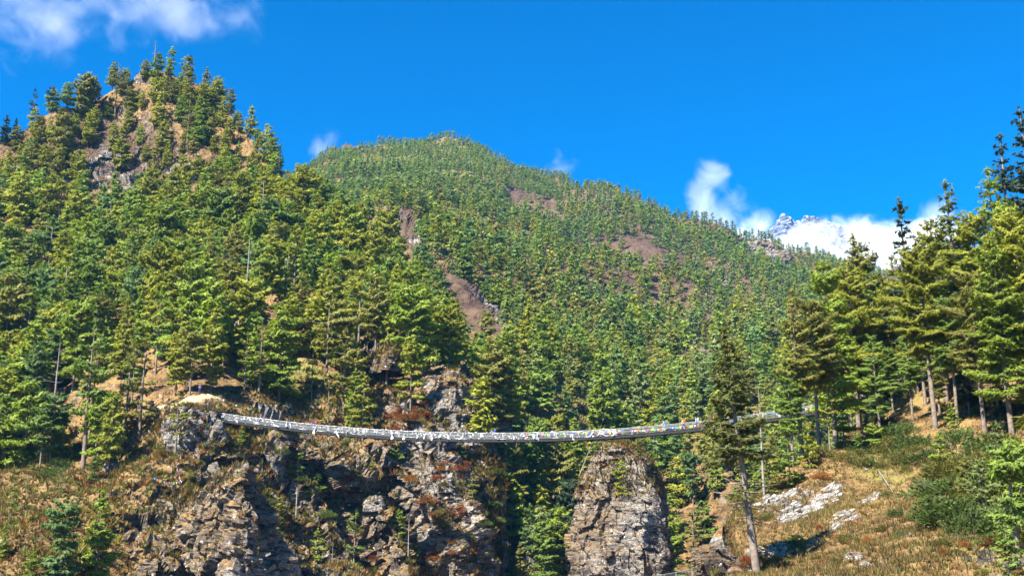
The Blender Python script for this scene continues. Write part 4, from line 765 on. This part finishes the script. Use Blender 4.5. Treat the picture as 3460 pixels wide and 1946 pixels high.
# fallen logs
def log_(S, a, b_, r, label):
    p, q = on(S, *a) + np.array([0, 0, r]), on(S, *b_) + np.array([0, 0, r]); mid = (p + q) / 2
    mb = MB(); mb.tube([p, (p * .6 + q * .4) + np.array([0, 0, r * .6]), q], [r, r * .8, r * .45], 7); L = np.linalg.norm(q - p)
    for k in range(4): s_ = p + (q - p) * (.3 + .17 * k); mb.tube([s_, s_ + np.array([rng.normal(0, .08), -.05, .12]) * L * .7], [r * .25, r * .08], 4)
    add('fallen_log', mb.mesh('fallen_log', [M['deadwood']]), label=label, cat='log')
log_(rightS, (846, 467), (868, 478), .14, 'grey fallen log lying along the rim of the near slope')
log_(rightS, (880, 476), (892, 490), .07, 'thin grey dead branch lying below the fallen log')
log_(leftS, (66, 180), (78, 190), .3, 'bleached fallen log below the bare summit clearing')
log_(leftS, (100, 452), (116, 470), .18, 'grey log lying on the tawny slope at left')

# ------------------------------------------------------------------ the bridge
BRN = 100
bu = np.linspace(216, 864, BRN + 1); bv = 439.3 - 2.7e-4 * (bu - 495) ** 2; bd = 195 + (bu - 216) / 648 * (172 - 195)
BP_ = P(bu, bv, bd)
BT = np.gradient(BP_, axis=0); BT /= np.linalg.norm(BT, axis=1)[:, None]
BL = np.cross(BT, [0, 0, 1]); BL /= np.linalg.norm(BL, axis=1)[:, None]       # towards the camera
BL = np.where((BL[:, 1] > 0)[:, None], -BL, BL)
HW, HR = .75, 1.08
br = bpy.data.objects.new('suspension_bridge', None); C.objects.link(br); br.location = BP_[50]
br['label'] = 'long narrow steel suspension footbridge hung with white scarves across the gorge'; br['category'] = 'bridge'
O = BP_[50]
def bpart(name, mb, mats, kind=None):
    o = add(name, mb.mesh(name, mats), parent=br)
    if kind: o['kind'] = kind
    return o
up = np.array([0, 0, 1.])
mb = MB()
for s_ in (-1, 1): mb.tube(BP_ - O + BL * HW * s_, .06, 6)
V = np.concatenate([BP_ - O + BL * HW, BP_ - O - BL * HW, BP_ - O + BL * HW - up * .34, BP_ - O - BL * HW - up * .34]); n1 = BRN + 1; i = np.arange(BRN)
mb.put(V, np.concatenate([np.stack([i, i + 1, n1 + i + 1, n1 + i], 1), np.stack([2 * n1 + i, 3 * n1 + i, 3 * n1 + i + 1, 2 * n1 + i + 1], 1), np.stack([i, 2 * n1 + i, 2 * n1 + i + 1, i + 1], 1), np.stack([n1 + i, n1 + i + 1, 3 * n1 + i + 1, 3 * n1 + i], 1)]))
bpart('deck', mb, [M['steel']])
cb = MB(); cb.box((0, 0, 0), (.06, HW + .12, .1)); cbm = cb.mesh('cross_beam', [M['steel']])
for k in range(0, BRN):
    o = add('cross_beam', cbm, parent=br, loc=BP_[k] - O - up * .38); o.rotation_euler = (0, 0, math.atan2(BT[k, 1], BT[k, 0]))
for s_ in (-1, 1):
    mb = MB(); mb.tube(BP_ - O + BL * HW * s_ + up * HR, .035, 6); bpart('handrail_cable', mb, [M['cable']])
    mb = MB(); mb.tube(BP_ - O + BL * HW * s_ + up * HR * .55, .02, 5); bpart('middle_cable', mb, [M['cable']])
    mb = MB(); mb.tube(BP_ - O + BL * (HW + .1) * s_ - up * .42, .05, 6); bpart('main_cable', mb, [M['steel']])
hb = MB(); hb.tube([(0, 0, -.15), (0, 0, HR)], .018, 4); hbm = hb.mesh('suspender', [M['cable']])
for s_ in (-1, 1):
    for k in range(1, BRN, 2): add('suspender', hbm, parent=br, loc=BP_[k] - O + BL[k] * HW * s_)
m, nt, b = newmat('wire netting')
out = nt.nodes['Material Output']; tp = nt.nodes.new('ShaderNodeBsdfTransparent'); mx = nt.nodes.new('ShaderNodeMixShader')
b.inputs['Base Color'].default_value = (.095, .10, .104, 1)
geo = nt.nodes.new('ShaderNodeNewGeometry'); n = noise(nt, .35, geo.outputs['Position'], 3)
sx = nt.nodes.new('ShaderNodeSeparateXYZ'); nt.links.new(geo.outputs['Position'], sx.inputs[0]); nt.links.new(mth(nt, 'ADD', mth(nt, 'MULTIPLY', smooth(nt, n.outputs[0], .2, .8), .35), smooth(nt, mth(nt, 'MULTIPLY', sx.outputs[0], -1.), -18., 8.), clamp=True), mx.inputs[0]); mx.inputs[0].default_value = .5
nt.links.new(tp.outputs[0], mx.inputs[1]); nt.links.new(b.outputs[0], mx.inputs[2]); nt.links.new(mx.outputs[0], out.inputs[0])
M['net'] = m
for s_ in (-1, 1):
    mb = MB(); A = BP_ - O + BL * (HW - .02) * s_; V = np.concatenate([A + up * .05, A + up * HR * .97]); mb.put(V, np.stack([i, i + 1, n1 + i + 1, n1 + i], 1)); bpart('netting', mb, [M['net']])
for k in (0, BRN):
    mb = MB(); ax = np.stack([BT[k], BL[k], up]); mb.box(BP_[k] - O - BT[k] * (1.2 if k == 0 else -1.2) - up * .9, (1.3, 1.5, 1.0), ax)
    for s_ in (-1, 1): mb.box(BP_[k] - O + BL[k] * 1.0 * s_ + up * .6, (.18, .18, 1.0), ax)
    bpart('abutment', mb, [M['concrete']])
# scarves and prayer flags
M['white_cloth'] = cloth('white cloth', (.40, .40, .395))
FC = {'blue': cloth('blue cloth', (.05, .12, .55)), 'white': M['white_cloth'], 'red': cloth('red cloth', (.62, .05, .04)), 'green': cloth('green cloth', (.05, .32, .12)), 'yellow': cloth('yellow cloth', (.80, .55, .03))}
def ribbon(seed, L, Wd, sway):
    rg = np.random.default_rng(seed); n = 9; t = np.linspace(0, 1, n)
    x = sway * t ** 1.5 + .06 * np.sin(t * 7 + seed) ; y = -.05 - .07 * np.sin(t * 5 + seed * 2); z = -L * t * (1 - .1 * abs(sway))
    w = Wd * (.35 + .65 * np.minimum(1, t * 2.5)) * (1 + .2 * np.sin(t * 9 + seed))
    V = np.concatenate([np.stack([x - w / 2, y, z], 1), np.stack([x, y - .06 - .04 * np.sin(t * 8), z + .01], 1), np.stack([x + w / 2, y + .02, z], 1)])
    i = np.arange(n - 1); Fq = np.concatenate([np.stack([i, i + 1, n + i + 1, n + i], 1), np.stack([n + i, n + i + 1, 2 * n + i + 1, 2 * n + i], 1)])
    return V, Fq
RB_ = [ribbon(k, [1.0, .8, 1.1, .6, .9, .5, .75, .95][k], [.22, .3, .18, .34, .26, .22, .16, .28][k], [.15, -.3, .4, .1, -.45, .3, .55, -.1][k]) for k in range(8)]
RM = [mk_mesh('scarf', *r, [M['white_cloth']], smooth=True) for r in RB_]
rs = np.random.default_rng(31)
def bpt(s_):
    x = s_ * BRN; k = min(int(x), BRN - 1); f = x - k; return BP_[k] * (1 - f) + BP_[k + 1] * f, BT[k], BL[k]
scarves = []
for k in range(130):
    s_ = rs.uniform(.005, .62) if k < 108 else rs.uniform(.62, .97)
    p, t, l = bpt(s_); side = (1 if rs.uniform() < .75 else -1) if s_ < .62 else -1
    q = p + l * side * (HW + .05) + up * (HR * rs.choice([1.0, 1.0, .6]))
    o = add('scarf', RM[int(rs.integers(8))], loc=q, cat='scarf', group='white scarves tied along the bridge'); o.rotation_euler = (rs.normal(0, .15), rs.normal(0, .25), math.atan2(t[1], t[0]) + (0 if rs.uniform() < .5 else math.pi)); o.scale = (rs.uniform(.9, 1.5),) * 3
    scarves.append((o, s_))
mb = MB()
for k in range(640):
    s_ = rs.uniform(.0, .60) if k < 710 else rs.uniform(.6, .98)
    p, t, l = bpt(s_); V, Fq = RB_[int(rs.integers(8))]; sc_ = rs.uniform(.35, 1.0); a = rs.normal(0, .9); ca, sa = math.cos(a), math.sin(a)
    side = 1 if rs.uniform() < .7 else -1
    zz = HR * rs.choice([1.0, 1.02, .55, .12, .9]); 
    X2 = np.stack([V[:, 0] * ca - V[:, 2] * sa, V[:, 1], V[:, 0] * sa + V[:, 2] * ca], 1) * sc_ * np.array([1, 1, .8])
    X2[:, 2] = np.maximum(X2[:, 2], -zz - .1)
    mb.put(p + l * side * (HW + .04) + up * zz + X2[:, :1] * t - X2[:, 1:2] * -1 * l * side + X2[:, 2:] * up, Fq)
for z_, wv in ((HR, .08), (HR * .56, .04), (.06, .07)):     # cloth wound along the cables
    for k in range(0, 62):
        p, t, l = bpt(k / 100); p2, _, _ = bpt((k + .95) / 100)
        if rs.uniform() < (.4 if z_ == HR else .65): continue
        for side in (1, -1):
            a0 = p + l * side * (HW + .02) + up * z_; a1 = p2 + l * side * (HW + .02) + up * z_
            mb.tube([a0, (a0 + a1) / 2 - up * rs.uniform(0, .12), a1], [wv * rs.uniform(.3, .9), wv * rs.uniform(.6, 1.3), wv * .4], 5)
add('tangled_scarves', mb.mesh('tangled_scarves', [M['white_cloth']], smooth=True), kind='stuff', label='mass of white scarves knotted along the cables and netting of the bridge', cat='scarves')
fm = {}
def flagstring(pts, n, sag, label, size=.3, seed=0, cols=('blue', 'white', 'red', 'green', 'yellow')):
    rg = np.random.default_rng(seed); a, b_ = np.asarray(pts[0], float), np.asarray(pts[1], float)
    e = bpy.data.objects.new('prayer_flag_string', None); C.objects.link(e); e.location = a; e['label'] = label; e['category'] = 'prayer flags'
    t = np.linspace(0, 1, 24); c = (b_ - a) * t[:, None] - up * (sag * 4 * t * (1 - t))[:, None]
    q = MB(); q.tube(c, .012, 4); add('cord', q.mesh('cord', [M['cable']]), parent=e)
    yaw = math.atan2((b_ - a)[1], (b_ - a)[0])
    for k in range(n):
        s_ = (k + .5) / n; col = cols[k % len(cols)]
        if col not in fm:
            x, z = np.meshgrid(np.linspace(-.5, .5, 5), np.linspace(0, -1, 5)); y = .12 * np.sin(x * 5 + z * 3) * -z
            fm[col] = mk_mesh('flag', np.stack([x, y, z], -1).reshape(-1, 3), grid_faces(5, 5), [FC[col]], smooth=True)
        o = add('flag', fm[col], parent=e, loc=np.array([np.interp(s_, t, c[:, j]) for j in range(3)])); o.rotation_euler = (rg.normal(0, .3), rg.normal(0, .2), yaw + rg.normal(0, .2)); o.scale = (size, size, size * rg.uniform(.8, 1.2))
for k, (s0, s1, side, lb) in enumerate([(.47, .545, 1, 'string of prayer flags on the rail right of the blue-jacketed walker'), (.55, .63, 1, 'string of prayer flags on the near rail right of the bridge middle'), (.56, .64, -1, 'string of prayer flags on the far rail right of the bridge middle'), (.635, .70, -1, 'string of prayer flags left of the walker in teal trousers'), (.64, .71, -1, 'far rail prayer flags left of the walker in teal trousers'), (.70, .755, -1, 'string of prayer flags between the teal and the red walkers'), (.76, .815, -1, 'string of prayer flags below the pale blue walker'), (.86, .93, 1, 'string of prayer flags right of the leaning fir'), (.12, .19, -1, 'faint prayer flags on the far rail near the left end'), (.25, .33, -1, 'faint prayer flags on the far rail under the red scrub')]):
    a, _, la = bpt(s0); b_, _, lb_ = bpt(s1); flagstring((a + la * side * HW + up * HR * .82, b_ + lb_ * side * HW + up * HR * .82), 16, .12, lb, .36, k)
flagstring((on(leftS, 161, 488) + up * .8 - FW * 2.5, P(183, 480, 166)), 12, .5, 'prayer flags strung across the face of the big bottom left crag', .32, 20)
flagstring((P(176, 462, 178), P(181, 480, 167)), 9, .2, 'prayer flags hanging down the brow of the big crag', .32, 21, ('white', 'blue', 'white', 'red'))
flagstring((P(222, 398, 197), P(253, 408, 199)), 10, .3, 'thin line of prayer flags above the left end of the bridge', .22, 22, ('white', 'green', 'red', 'yellow'))
p, t, l = bpt(.675)
mb = MB()
for k in range(3): V, Fq = RB_[k]; mb.put(p + V * np.array([.8, 1, 1.0]) + np.array([.15 * k, 0, -.2 - .25 * k]) , Fq)
add('scarf', mb.mesh('scarf', [M['white_cloth']], smooth=True), label='knotted white cloth bundle dangling under the deck near the walkers', cat='scarf')

# the lower bridge, only its fence peeps in at the bottom
lb0, lb1 = P(655, 585, 112), P(742, 566, 84); t_ = (lb1 - lb0) / np.linalg.norm(lb1 - lb0)
e = bpy.data.objects.new('footbridge', None); C.objects.link(e); e.location = lb0; e['label'] = 'lower old footbridge with grey netting fence peeping in at the bottom edge'; e['category'] = 'bridge'
L_ = np.linalg.norm(lb1 - lb0); q = MB(); pts = np.array([t_ * L_ * k / 10 - up * .25 * math.sin(math.pi * k / 10) for k in range(11)])
q.tube(pts + up * 1.0, .035, 6); add('handrail_cable', q.mesh('handrail_cable', [M['cable']]), parent=e)
q = MB(); i_ = np.arange(10); q.put(np.concatenate([pts - up * .3, pts + up * .97]), np.stack([i_, i_ + 1, 11 + i_ + 1, 11 + i_], 1)); add('netting', q.mesh('netting', [M['net']]), parent=e)
q = MB(); sd = np.cross(t_, up); q.put(np.concatenate([pts - up * .3, pts - up * .3 + sd * -1.2]), np.stack([i_, i_ + 1, 11 + i_ + 1, 11 + i_], 1)); add('deck', q.mesh('deck', [M['steel']]), parent=e)
for k in range(1, 11, 2):
    q = MB(); q.box(pts[k] + up * .35, (.035, .035, .7)); add('post', q.mesh('post', [M['cable']]), parent=e)

# ------------------------------------------------------------------ people
PM = dict(skin=cloth('skin', (.42, .26, .18)), black=cloth('black cloth', (.02, .02, .025)), navy=cloth('navy cloth', (.03, .045, .14)), teal=cloth('teal cloth', (.05, .33, .34)), beige=cloth('beige cloth', (.58, .48, .35)), lightblue=cloth('light blue cloth', (.28, .55, .85)), orange=cloth('orange cloth', (.85, .25, .02)), purple=cloth('purple cloth', (.20, .14, .36)), hair=cloth('hair', (.02, .015, .012)), shoe=cloth('shoe', (.05, .04, .035)), white=M['white_cloth'], red=cloth('red jacket', (.72, .07, .03)), blue=cloth('blue jacket', (.05, .14, .60)), brown=cloth('brown hide', (.17, .095, .05)), grey=cloth('grey cloth', (.16, .16, .17)), tan=cloth('tan load', (.5, .34, .17)), yellow=FC['yellow'])
def skinmesh(name, verts, edges, mats, root=0, sub=1):
    """verts: (co, radius, material index); one continuous skinned body"""
    me = bpy.data.meshes.new('tmp'); me.from_pydata([v[0] for v in verts], edges, []); o = bpy.data.objects.new('tmp', me); C.objects.link(o)
    md = o.modifiers.new('s', 'SKIN'); md.use_smooth_shade = True; sb = o.modifiers.new('b', 'SUBSURF'); sb.levels = sub
    for k, v in enumerate(verts): me.skin_vertices[0].data[k].radius = (v[1], v[1]); me.skin_vertices[0].data[k].use_root = (k == root)
    dg = bpy.context.evaluated_depsgraph_get(); res = bpy.data.meshes.new_from_object(o.evaluated_get(dg)); bpy.data.objects.remove(o); bpy.data.meshes.remove(me)
    res.name = name; res.materials.clear()
    for m_ in mats: res.materials.append(m_)
    co = np.array([v[0] for v in verts]); mi = [v[2] for v in verts]
    for p_ in res.polygons:
        c_ = np.array(p_.center); d_ = np.linalg.norm(co - c_, axis=1); p_.material_index = mi[int(np.argmin(d_))]
    return res
def person(p, yaw, label, top, legs, stride=.28, bend=.1, arm='swing', hat=None, pack=None, scale=1.1, packlabel=None):
    V = []; E = []
    def a(co, r, m_, par=None):
        V.append((np.array(co, float), r, m_)); k = len(V) - 1
        if par is not None: E.append((par, k))
        return k
    SK, TP, LG, SH = 0, 1, 2, 3
    f = bend
    pel = a((0, 0, .95), .135, LG); wa = a((0, f * .15, 1.1), .13, TP, pel); ch = a((0, f * .45, 1.32), .155, TP, wa); up_ = a((0, f * .65, 1.46), .09, TP, ch); nk = a((0, f * .8, 1.53), .055, SK, up_)
    hd = a((0, f + .01, 1.63), .09, SK, nk); tpp = a((0, f + .01, 1.70), .085, SK, hd); a((0, f + .105, 1.635), .018, SK, hd)
    for s_ in (-1, 1): a((s_ * .092, f, 1.64), .018, SK, hd)
    for s_ in (-1, 1):
        y = stride * s_
        hp = a((s_ * .1, 0, .88), .10, LG, pel); kn = a((s_ * .1, y * .5 + .05, .5), .068, LG, hp); an = a((s_ * .1, y - (.05 if y < 0 else 0), .1), .048, SH, kn); a((s_ * .11, y + .16, .04), .04, SH, an)
        sh = a((s_ * .19, f * .5, 1.40), .07, TP, ch)
        if arm == 'rail': el, wr = (s_ * .27, f * .5 + .12, 1.14), (s_ * .3, f * .5 + .36, 1.12)
        elif arm == 'photo': el, wr = (s_ * .25, f * .5 + .16, 1.2), (s_ * .1, f * .5 + .3, 1.45)
        else: el, wr = (s_ * .25, f * .3 - y * .3, 1.13), (s_ * .25, f * .3 - y * .75 + .08, .92)
        e1 = a(el, .05, TP, sh); w1 = a(wr, .034, SK, e1); d_ = np.array(wr) - np.array(el); d_ /= np.linalg.norm(d_)
        sd_ = np.cross(d_, [s_, 0.01, 0]); sd_ /= np.linalg.norm(sd_); ph = a(np.array(wr) + d_ * .07, .032, SK, w1); dn_ = np.cross(sd_, d_)
        for j, (o_, ln) in enumerate([(-.03, .07), (-.01, .085), (.01, .08), (.03, .062)]):
            k1 = a(np.array(wr) + d_ * (.10 + ln * .4) + sd_ * o_ * 1.1, .0095, SK, ph); a(np.array(wr) + d_ * (.10 + ln * .8) + sd_ * o_ * 1.2 + dn_ * .02, .008, SK, k1)
        k1 = a(np.array(wr) + d_ * .05 + sd_ * -.045, .011, SK, w1); a(np.array(wr) + d_ * .09 + sd_ * -.06, .009, SK, k1)
    e = bpy.data.objects.new('person', None); C.objects.link(e); e.location = p; e.rotation_euler = (0, 0, yaw); e.scale = (scale,) * 3; e['label'] = label; e['category'] = 'person'
    add('body', skinmesh('body', V, E, [PM['skin'], PM[top], PM[legs], PM['shoe']]), parent=e)
    q = MB(); th = np.linspace(0, np.pi * .58, 7); ph_ = np.linspace(0, 2 * np.pi, 13)
    T, Q = np.meshgrid(th, ph_, indexing='ij'); Xc = np.stack([.103 * np.sin(T) * np.cos(Q), .112 * np.sin(T) * np.sin(Q) + f - .012, .115 * np.cos(T) + 1.685], -1)
    q.put(Xc.reshape(-1, 3), grid_faces(7, 13))
    if hat: q.tube([(0, f, 1.70), (0, f, 1.715)], [.19, .17], 14)
    add('hat' if hat else 'hair', q.mesh('hat' if hat else 'hair', [PM[hat or 'hair']], smooth=True), parent=e)
    for s_ in (-1, 1): q = MB(); q.box((s_ * .035, f + .093, 1.655), (.014, .008, .008)); add('eye', q.mesh('eye', [PM['black']]), parent=e)
    if pack:
        g = bpy.data.objects.new('backpack', None); C.objects.link(g); g.location = p; g.rotation_euler = (0, 0, yaw); g.scale = (scale,) * 3; g['label'] = packlabel; g['category'] = 'backpack'
        q = MB(); z = np.linspace(0, 1, 9); prof = np.sin(np.pi * np.clip(z * .9 + .05, 0, 1)) ** .4; th = np.linspace(0, 2 * np.pi, 17)
        Z, T = np.meshgrid(z, th, indexing='ij'); c_, s2 = np.cos(T), np.sin(T); sq = (np.abs(c_) ** 4 + np.abs(s2) ** 4) ** -.25
        Xc = np.stack([.18 * c_ * sq * prof[:, None], -.27 + .13 * s2 * sq * prof[:, None] + f * (.2 + .5 * Z), 1.02 + .55 * Z], -1); q.put(Xc.reshape(-1, 3), grid_faces(9, 17)); add('bag', q.mesh('bag', [PM[pack]], smooth=True), parent=g)
        q = MB()
        for s_ in (-1, 1): q.tube([(s_ * .12, -.16 + f * .6, 1.46), (s_ * .13, .02 + f * .6, 1.53), (s_ * .14, .15 + f * .5, 1.36), (s_ * .15, .05, 1.14), (s_ * .15, -.16, 1.08)], .018, 5)
        add('strap', q.mesh('strap', [PM['black']], smooth=True), parent=g)
def onbridge(u):
    s_ = (u - 216) / 648; p, t, l = bpt(s_); return p + up * .05, math.atan2(t[1], t[0]) - math.pi / 2
def walker(u, left, *a, off=0.0, **k):
    p, yw = onbridge(u); _, t, l = bpt((u - 216) / 648); person(p + l * (off + .3), yw + (math.pi if left else 0), *a, **k)
walker(262, True, 'person in blue top walking near the left end of the bridge', 'blue', 'navy', stride=.2)
walker(315, True, 'person in blue and red top standing on the left part of the bridge', 'blue', 'lightblue', stride=.08, pack='red', packlabel='red pack on the back of the walker on the left part of the bridge')
walker(496, True, 'black-haired person in blue jacket at the middle of the bridge', 'blue', 'beige', stride=.12, arm='rail')
walker(665, True, 'person in white top and teal trousers with blue pack walking left', 'white', 'teal', stride=.2, bend=.16, pack='blue', packlabel='bright blue pack worn by the walker in teal trousers', arm='rail')
walker(684, True, 'stooping person in beige top and dark trousers under a red pack', 'beige', 'navy', stride=.3, bend=.3, pack='red', hat='beige', packlabel='bright red pack on the stooping walker', scale=1.06)
walker(697, True, 'person in pale blue jacket walking upright on the right part of the bridge', 'lightblue', 'navy', stride=.12, pack='white', packlabel='white pack on the pale blue walker')
walker(710.5, True, 'person in blue shirt leaning forward left of the leaning fir', 'blue', 'grey', stride=.2, bend=.3)
walker(714.5, True, 'person in red top half hidden behind the leaning fir', 'red', 'black', stride=.1, off=-.3)
walker(756, True, 'person with orange hat glimpsed behind the leaning fir', 'grey', 'black', hat='orange')
person(on(leftS, 198.5, 400) + up * .02, R(200), 'person in purple shirt standing on the knoll above the sandy trail bend', 'purple', 'navy', stride=.06, arm='photo')
person(on(leftS, 131.5, 408.5) + up * .02, R(100), 'person in red jacket on the shaded trail between trunks', 'red', 'black', stride=.15)
person(on(leftS, 136.5, 408.5) + up * .02, R(90), 'person in blue jacket behind the one in red on the trail', 'blue', 'navy', stride=.15, bend=.2)
# pack animal seen from behind on the trail
V = []; E = []
def av(co, r, m_, par=None):
    V.append((np.array(co, float), r, m_)); k = len(V) - 1
    if par is not None: E.append((par, k))
    return k
rp = av((0, -.55, 1.05), .27, 0); md_ = av((0, 0, 1.0), .31, 0, rp); cs = av((0, .5, 1.02), .29, 0, md_); n0 = av((0, .8, 1.25), .17, 0, cs); n1_ = av((0, 1.0, 1.5), .13, 0, n0); h1 = av((0, 1.1, 1.55), .11, 0, n1_); h2 = av((0, 1.35, 1.38), .07, 0, h1)
for s_ in (-1, 1): av((s_ * .09, 1.03, 1.72), .025, 0, h1)
tl = av((0, -.8, 1.1), .05, 1, rp); av((0, -.88, .6), .04, 1, tl)
for s_ in (-1, 1):
    k = av((s_ * .17, -.5, .85), .13, 0, rp); k = av((s_ * .17, -.42, .68), .09, 0, k); k = av((s_ * .17, -.62, .45), .055, 0, k); k = av((s_ * .17, -.58, .1), .045, 1, k); av((s_ * .17, -.53, .03), .055, 1, k)
    k = av((s_ * .16, .5, .72), .10, 0, cs); k = av((s_ * .16, .52, .42), .06, 0, k); k = av((s_ * .16, .5, .1), .04, 1, k); av((s_ * .16, .54, .03), .05, 1, k)
e = bpy.data.objects.new('pack_mule', None); C.objects.link(e); e.location = on(leftS, 151, 409); e.rotation_euler = (0, 0, R(25)); e.scale = (1.15,) * 3; e['label'] = 'brown pack mule seen from behind on the trail left of the sandy bend'; e['category'] = 'mule'
add('body', skinmesh('body', V, E, [PM['brown'], PM['black']], sub=2), parent=e)
g = bpy.data.objects.new('saddle_load', None); C.objects.link(g); g.location = e.location; g.rotation_euler = e.rotation_euler; g.scale = e.scale; g['label'] = 'tan bundles roped across the back of the brown mule'; g['category'] = 'load'
for s_ in (-1, 1):
    q = MB(); z = np.linspace(-.5, .5, 9); q.tube(np.stack([0 * z + s_ * .42, z, 1.15 + .04 * np.cos(z * 6)], 1), .26 * (1 - (2 * np.abs(z)) ** 4 * .4), 12); add('bundle', q.mesh('bundle', [PM['tan']], smooth=True), parent=g)
q = MB(); q.tube([(-.5, 0, 1.35), (0, 0, 1.42), (.5, 0, 1.35)], [.1, .14, .1], 8); add('blanket', q.mesh('blanket', [PM['navy']], smooth=True), parent=g)
person(on(leftS, 126, 410) + up * .02, R(120), 'small figure with white load at the left end of the shaded trail', 'white', 'grey', stride=.1, scale=.95)

# ------------------------------------------------------------------ labels that single out each tree and bush
LM = [(153, 48, 'the summit snag'), (118, 152, 'the bare summit clearing'), (8, 165, 'the left-edge boulder'), (8, 240, 'the bare patch at the left edge'), (238, 340, 'the pale rocky gap'), (192, 405, 'the sandy trail bend'), (217, 412, "the bridge's left end"), (385, 352, 'the dark overhanging rock'), (452, 392, 'the broken crag'), (405, 228, 'the upper tawny outcrop'), (490, 306, 'the long tawny outcrop'), (300, 165, 'the skyline dip'), (300, 380, 'the sunlit grass'), (622, 445, 'the rock pillar top'), (640, 540, 'the rock pillar'), (737, 330, 'the leaning fir'), (690, 355, 'the rocky clearing'), (286, 290, 'the bleached bare tree'), (60, 300, 'the left photo edge'), (190, 355, 'the round dark olive tree'), (110, 405, 'the straight trail pine'), (665, 425, 'the walker in teal trousers'), (496, 432, 'the blue-jacketed walker'), (405, 405, 'the red scrub'), (446, 472, 'the pale upright cliff'), (229, 515, 'the shadowed buttress'), (165, 520, 'the big bottom left crag'), (340, 575, 'the bottom edge boulder'), (808, 504, 'the large white outcrop'), (843, 524, 'the small white ledge'), (757, 555, "the leaning fir's base"), (905, 446, 'the dark bushes on the bank'), (985, 430, 'the long pale bare trunk'), (1000, 560, 'the bottom right corner'), (60, 490, 'the wind-blown pale pine'), (20, 575, 'the bottom left corner'), (877, 445, 'the layered bright pine'), (860, 474, 'the fallen log'), (304, 452, 'the ragged green pine'), (735, 480, 'the lip of the near slope'), (560, 400, 'the bridge middle'), (500, 360, 'the gully head')]
def direction(du, dv):
    a = math.degrees(math.atan2(-dv, du)) % 360
    return ['right of', 'up and right of', 'above', 'up and left of', 'left of', 'down and left of', 'below', 'down and right of'][int(((a + 22.5) % 360) // 45)]
buckets = {}
hmed = np.median([t[2] for t in trees if t[4] == 'pine_tree'])
for (e, p, Hm, tint, kind, zone) in trees:
    u, v, d = proj(p)
    k = int(np.argmin([math.hypot(u - a, v - b_) for a, b_, _ in LM])); a, b_, nm = LM[k]; dist = math.hypot(u - a, v - b_)
    where = ('beside ' if dist < 9 else ('just ' if dist < 26 else '' if dist < 55 else 'well ') + direction(u - a, v - b_) + ' ') + nm
    if kind == 'bush': base = '%s bush %s' % (BN[tint], where.replace('well ', 'far ').replace('up and ', 'up ').replace('down and ', 'down '))
    elif kind == 'dead_tree': base = 'bare grey dead tree ' + where
    else: base = '%s %s pine %s' % ('tall' if Hm > hmed * 1.12 else 'short' if Hm < hmed * .82 else 'mid-sized', TN[tint], where)
    buckets.setdefault(base, []).append((u, v, e, kind, zone))
ORD = ['first', 'second', 'third', 'fourth', 'fifth', 'sixth', 'seventh', 'eighth', 'ninth', 'tenth']
for base, L in buckets.items():
    us_ = [x[0] for x in L]; vs_ = [x[1] for x in L]; horiz = max(us_) - min(us_) >= max(vs_) - min(vs_)
    L.sort(key=lambda x: x[0] if horiz else x[1])
    base = base.replace('up and ', 'up ').replace('down and ', 'down ') if len(base.split()) > 11 else base
    for k, (u, v, e, kind, zone) in enumerate(L):
        n = len(L)
        if n == 1: q = ''
        elif k == 0: q = ', leftmost' if horiz else ', uppermost'
        elif k == n - 1: q = ', rightmost' if horiz else ', lowest'
        else: q = ', %s from %s' % (ORD[min(k, 9)], 'the left' if horiz else 'the top')
        e['label'] = base + q
        e['group'] = ('bushes on the ' if kind == 'bush' else 'pines of ') + (zone or 'the slopes')
sl_ = [(262, 'the first blue-topped walker'), (315, 'the walker with red pack'), (496, 'the blue-jacketed walker'), (665, 'the walker in teal trousers'), (684, 'the stooping walker'), (710, 'the leaning walker'), (400, 'the red scrub'), (440, 'the pale upright cliff'), (355, 'the yellow bridge-side pine'), (580, 'the pillar top'), (230, "the bridge's left abutment"), (540, 'the gully pines'), (620, 'the middle flag string'), (800, 'the right bank pines')]
bk = {}
for (o, s_) in scarves:
    u = 216 + 648 * s_; a, nm = min(sl_, key=lambda x: abs(x[0] - u)); dd = u - a
    base = 'white scarf %s %s %s' % ('hung' , ('at' if abs(dd) < 5 else 'right of' if dd > 0 else 'left of'), nm); bk.setdefault(base, []).append((abs(dd), o))
for base, L in bk.items():
    L.sort(key=lambda x: x[0])
    for k, (_, o) in enumerate(L):
        if len(L) == 1: o['label'] = base + ' on the bridge'
        else: o['label'] = base + (', closest to it' if k == 0 else ', furthest of its row' if k == len(L) - 1 else ', %s closest' % ORD[k] if k < 10 else ', number %d outward' % (k + 1))

pass; print('bushes', len([o for o in C.objects if o.name.startswith('bush')]))
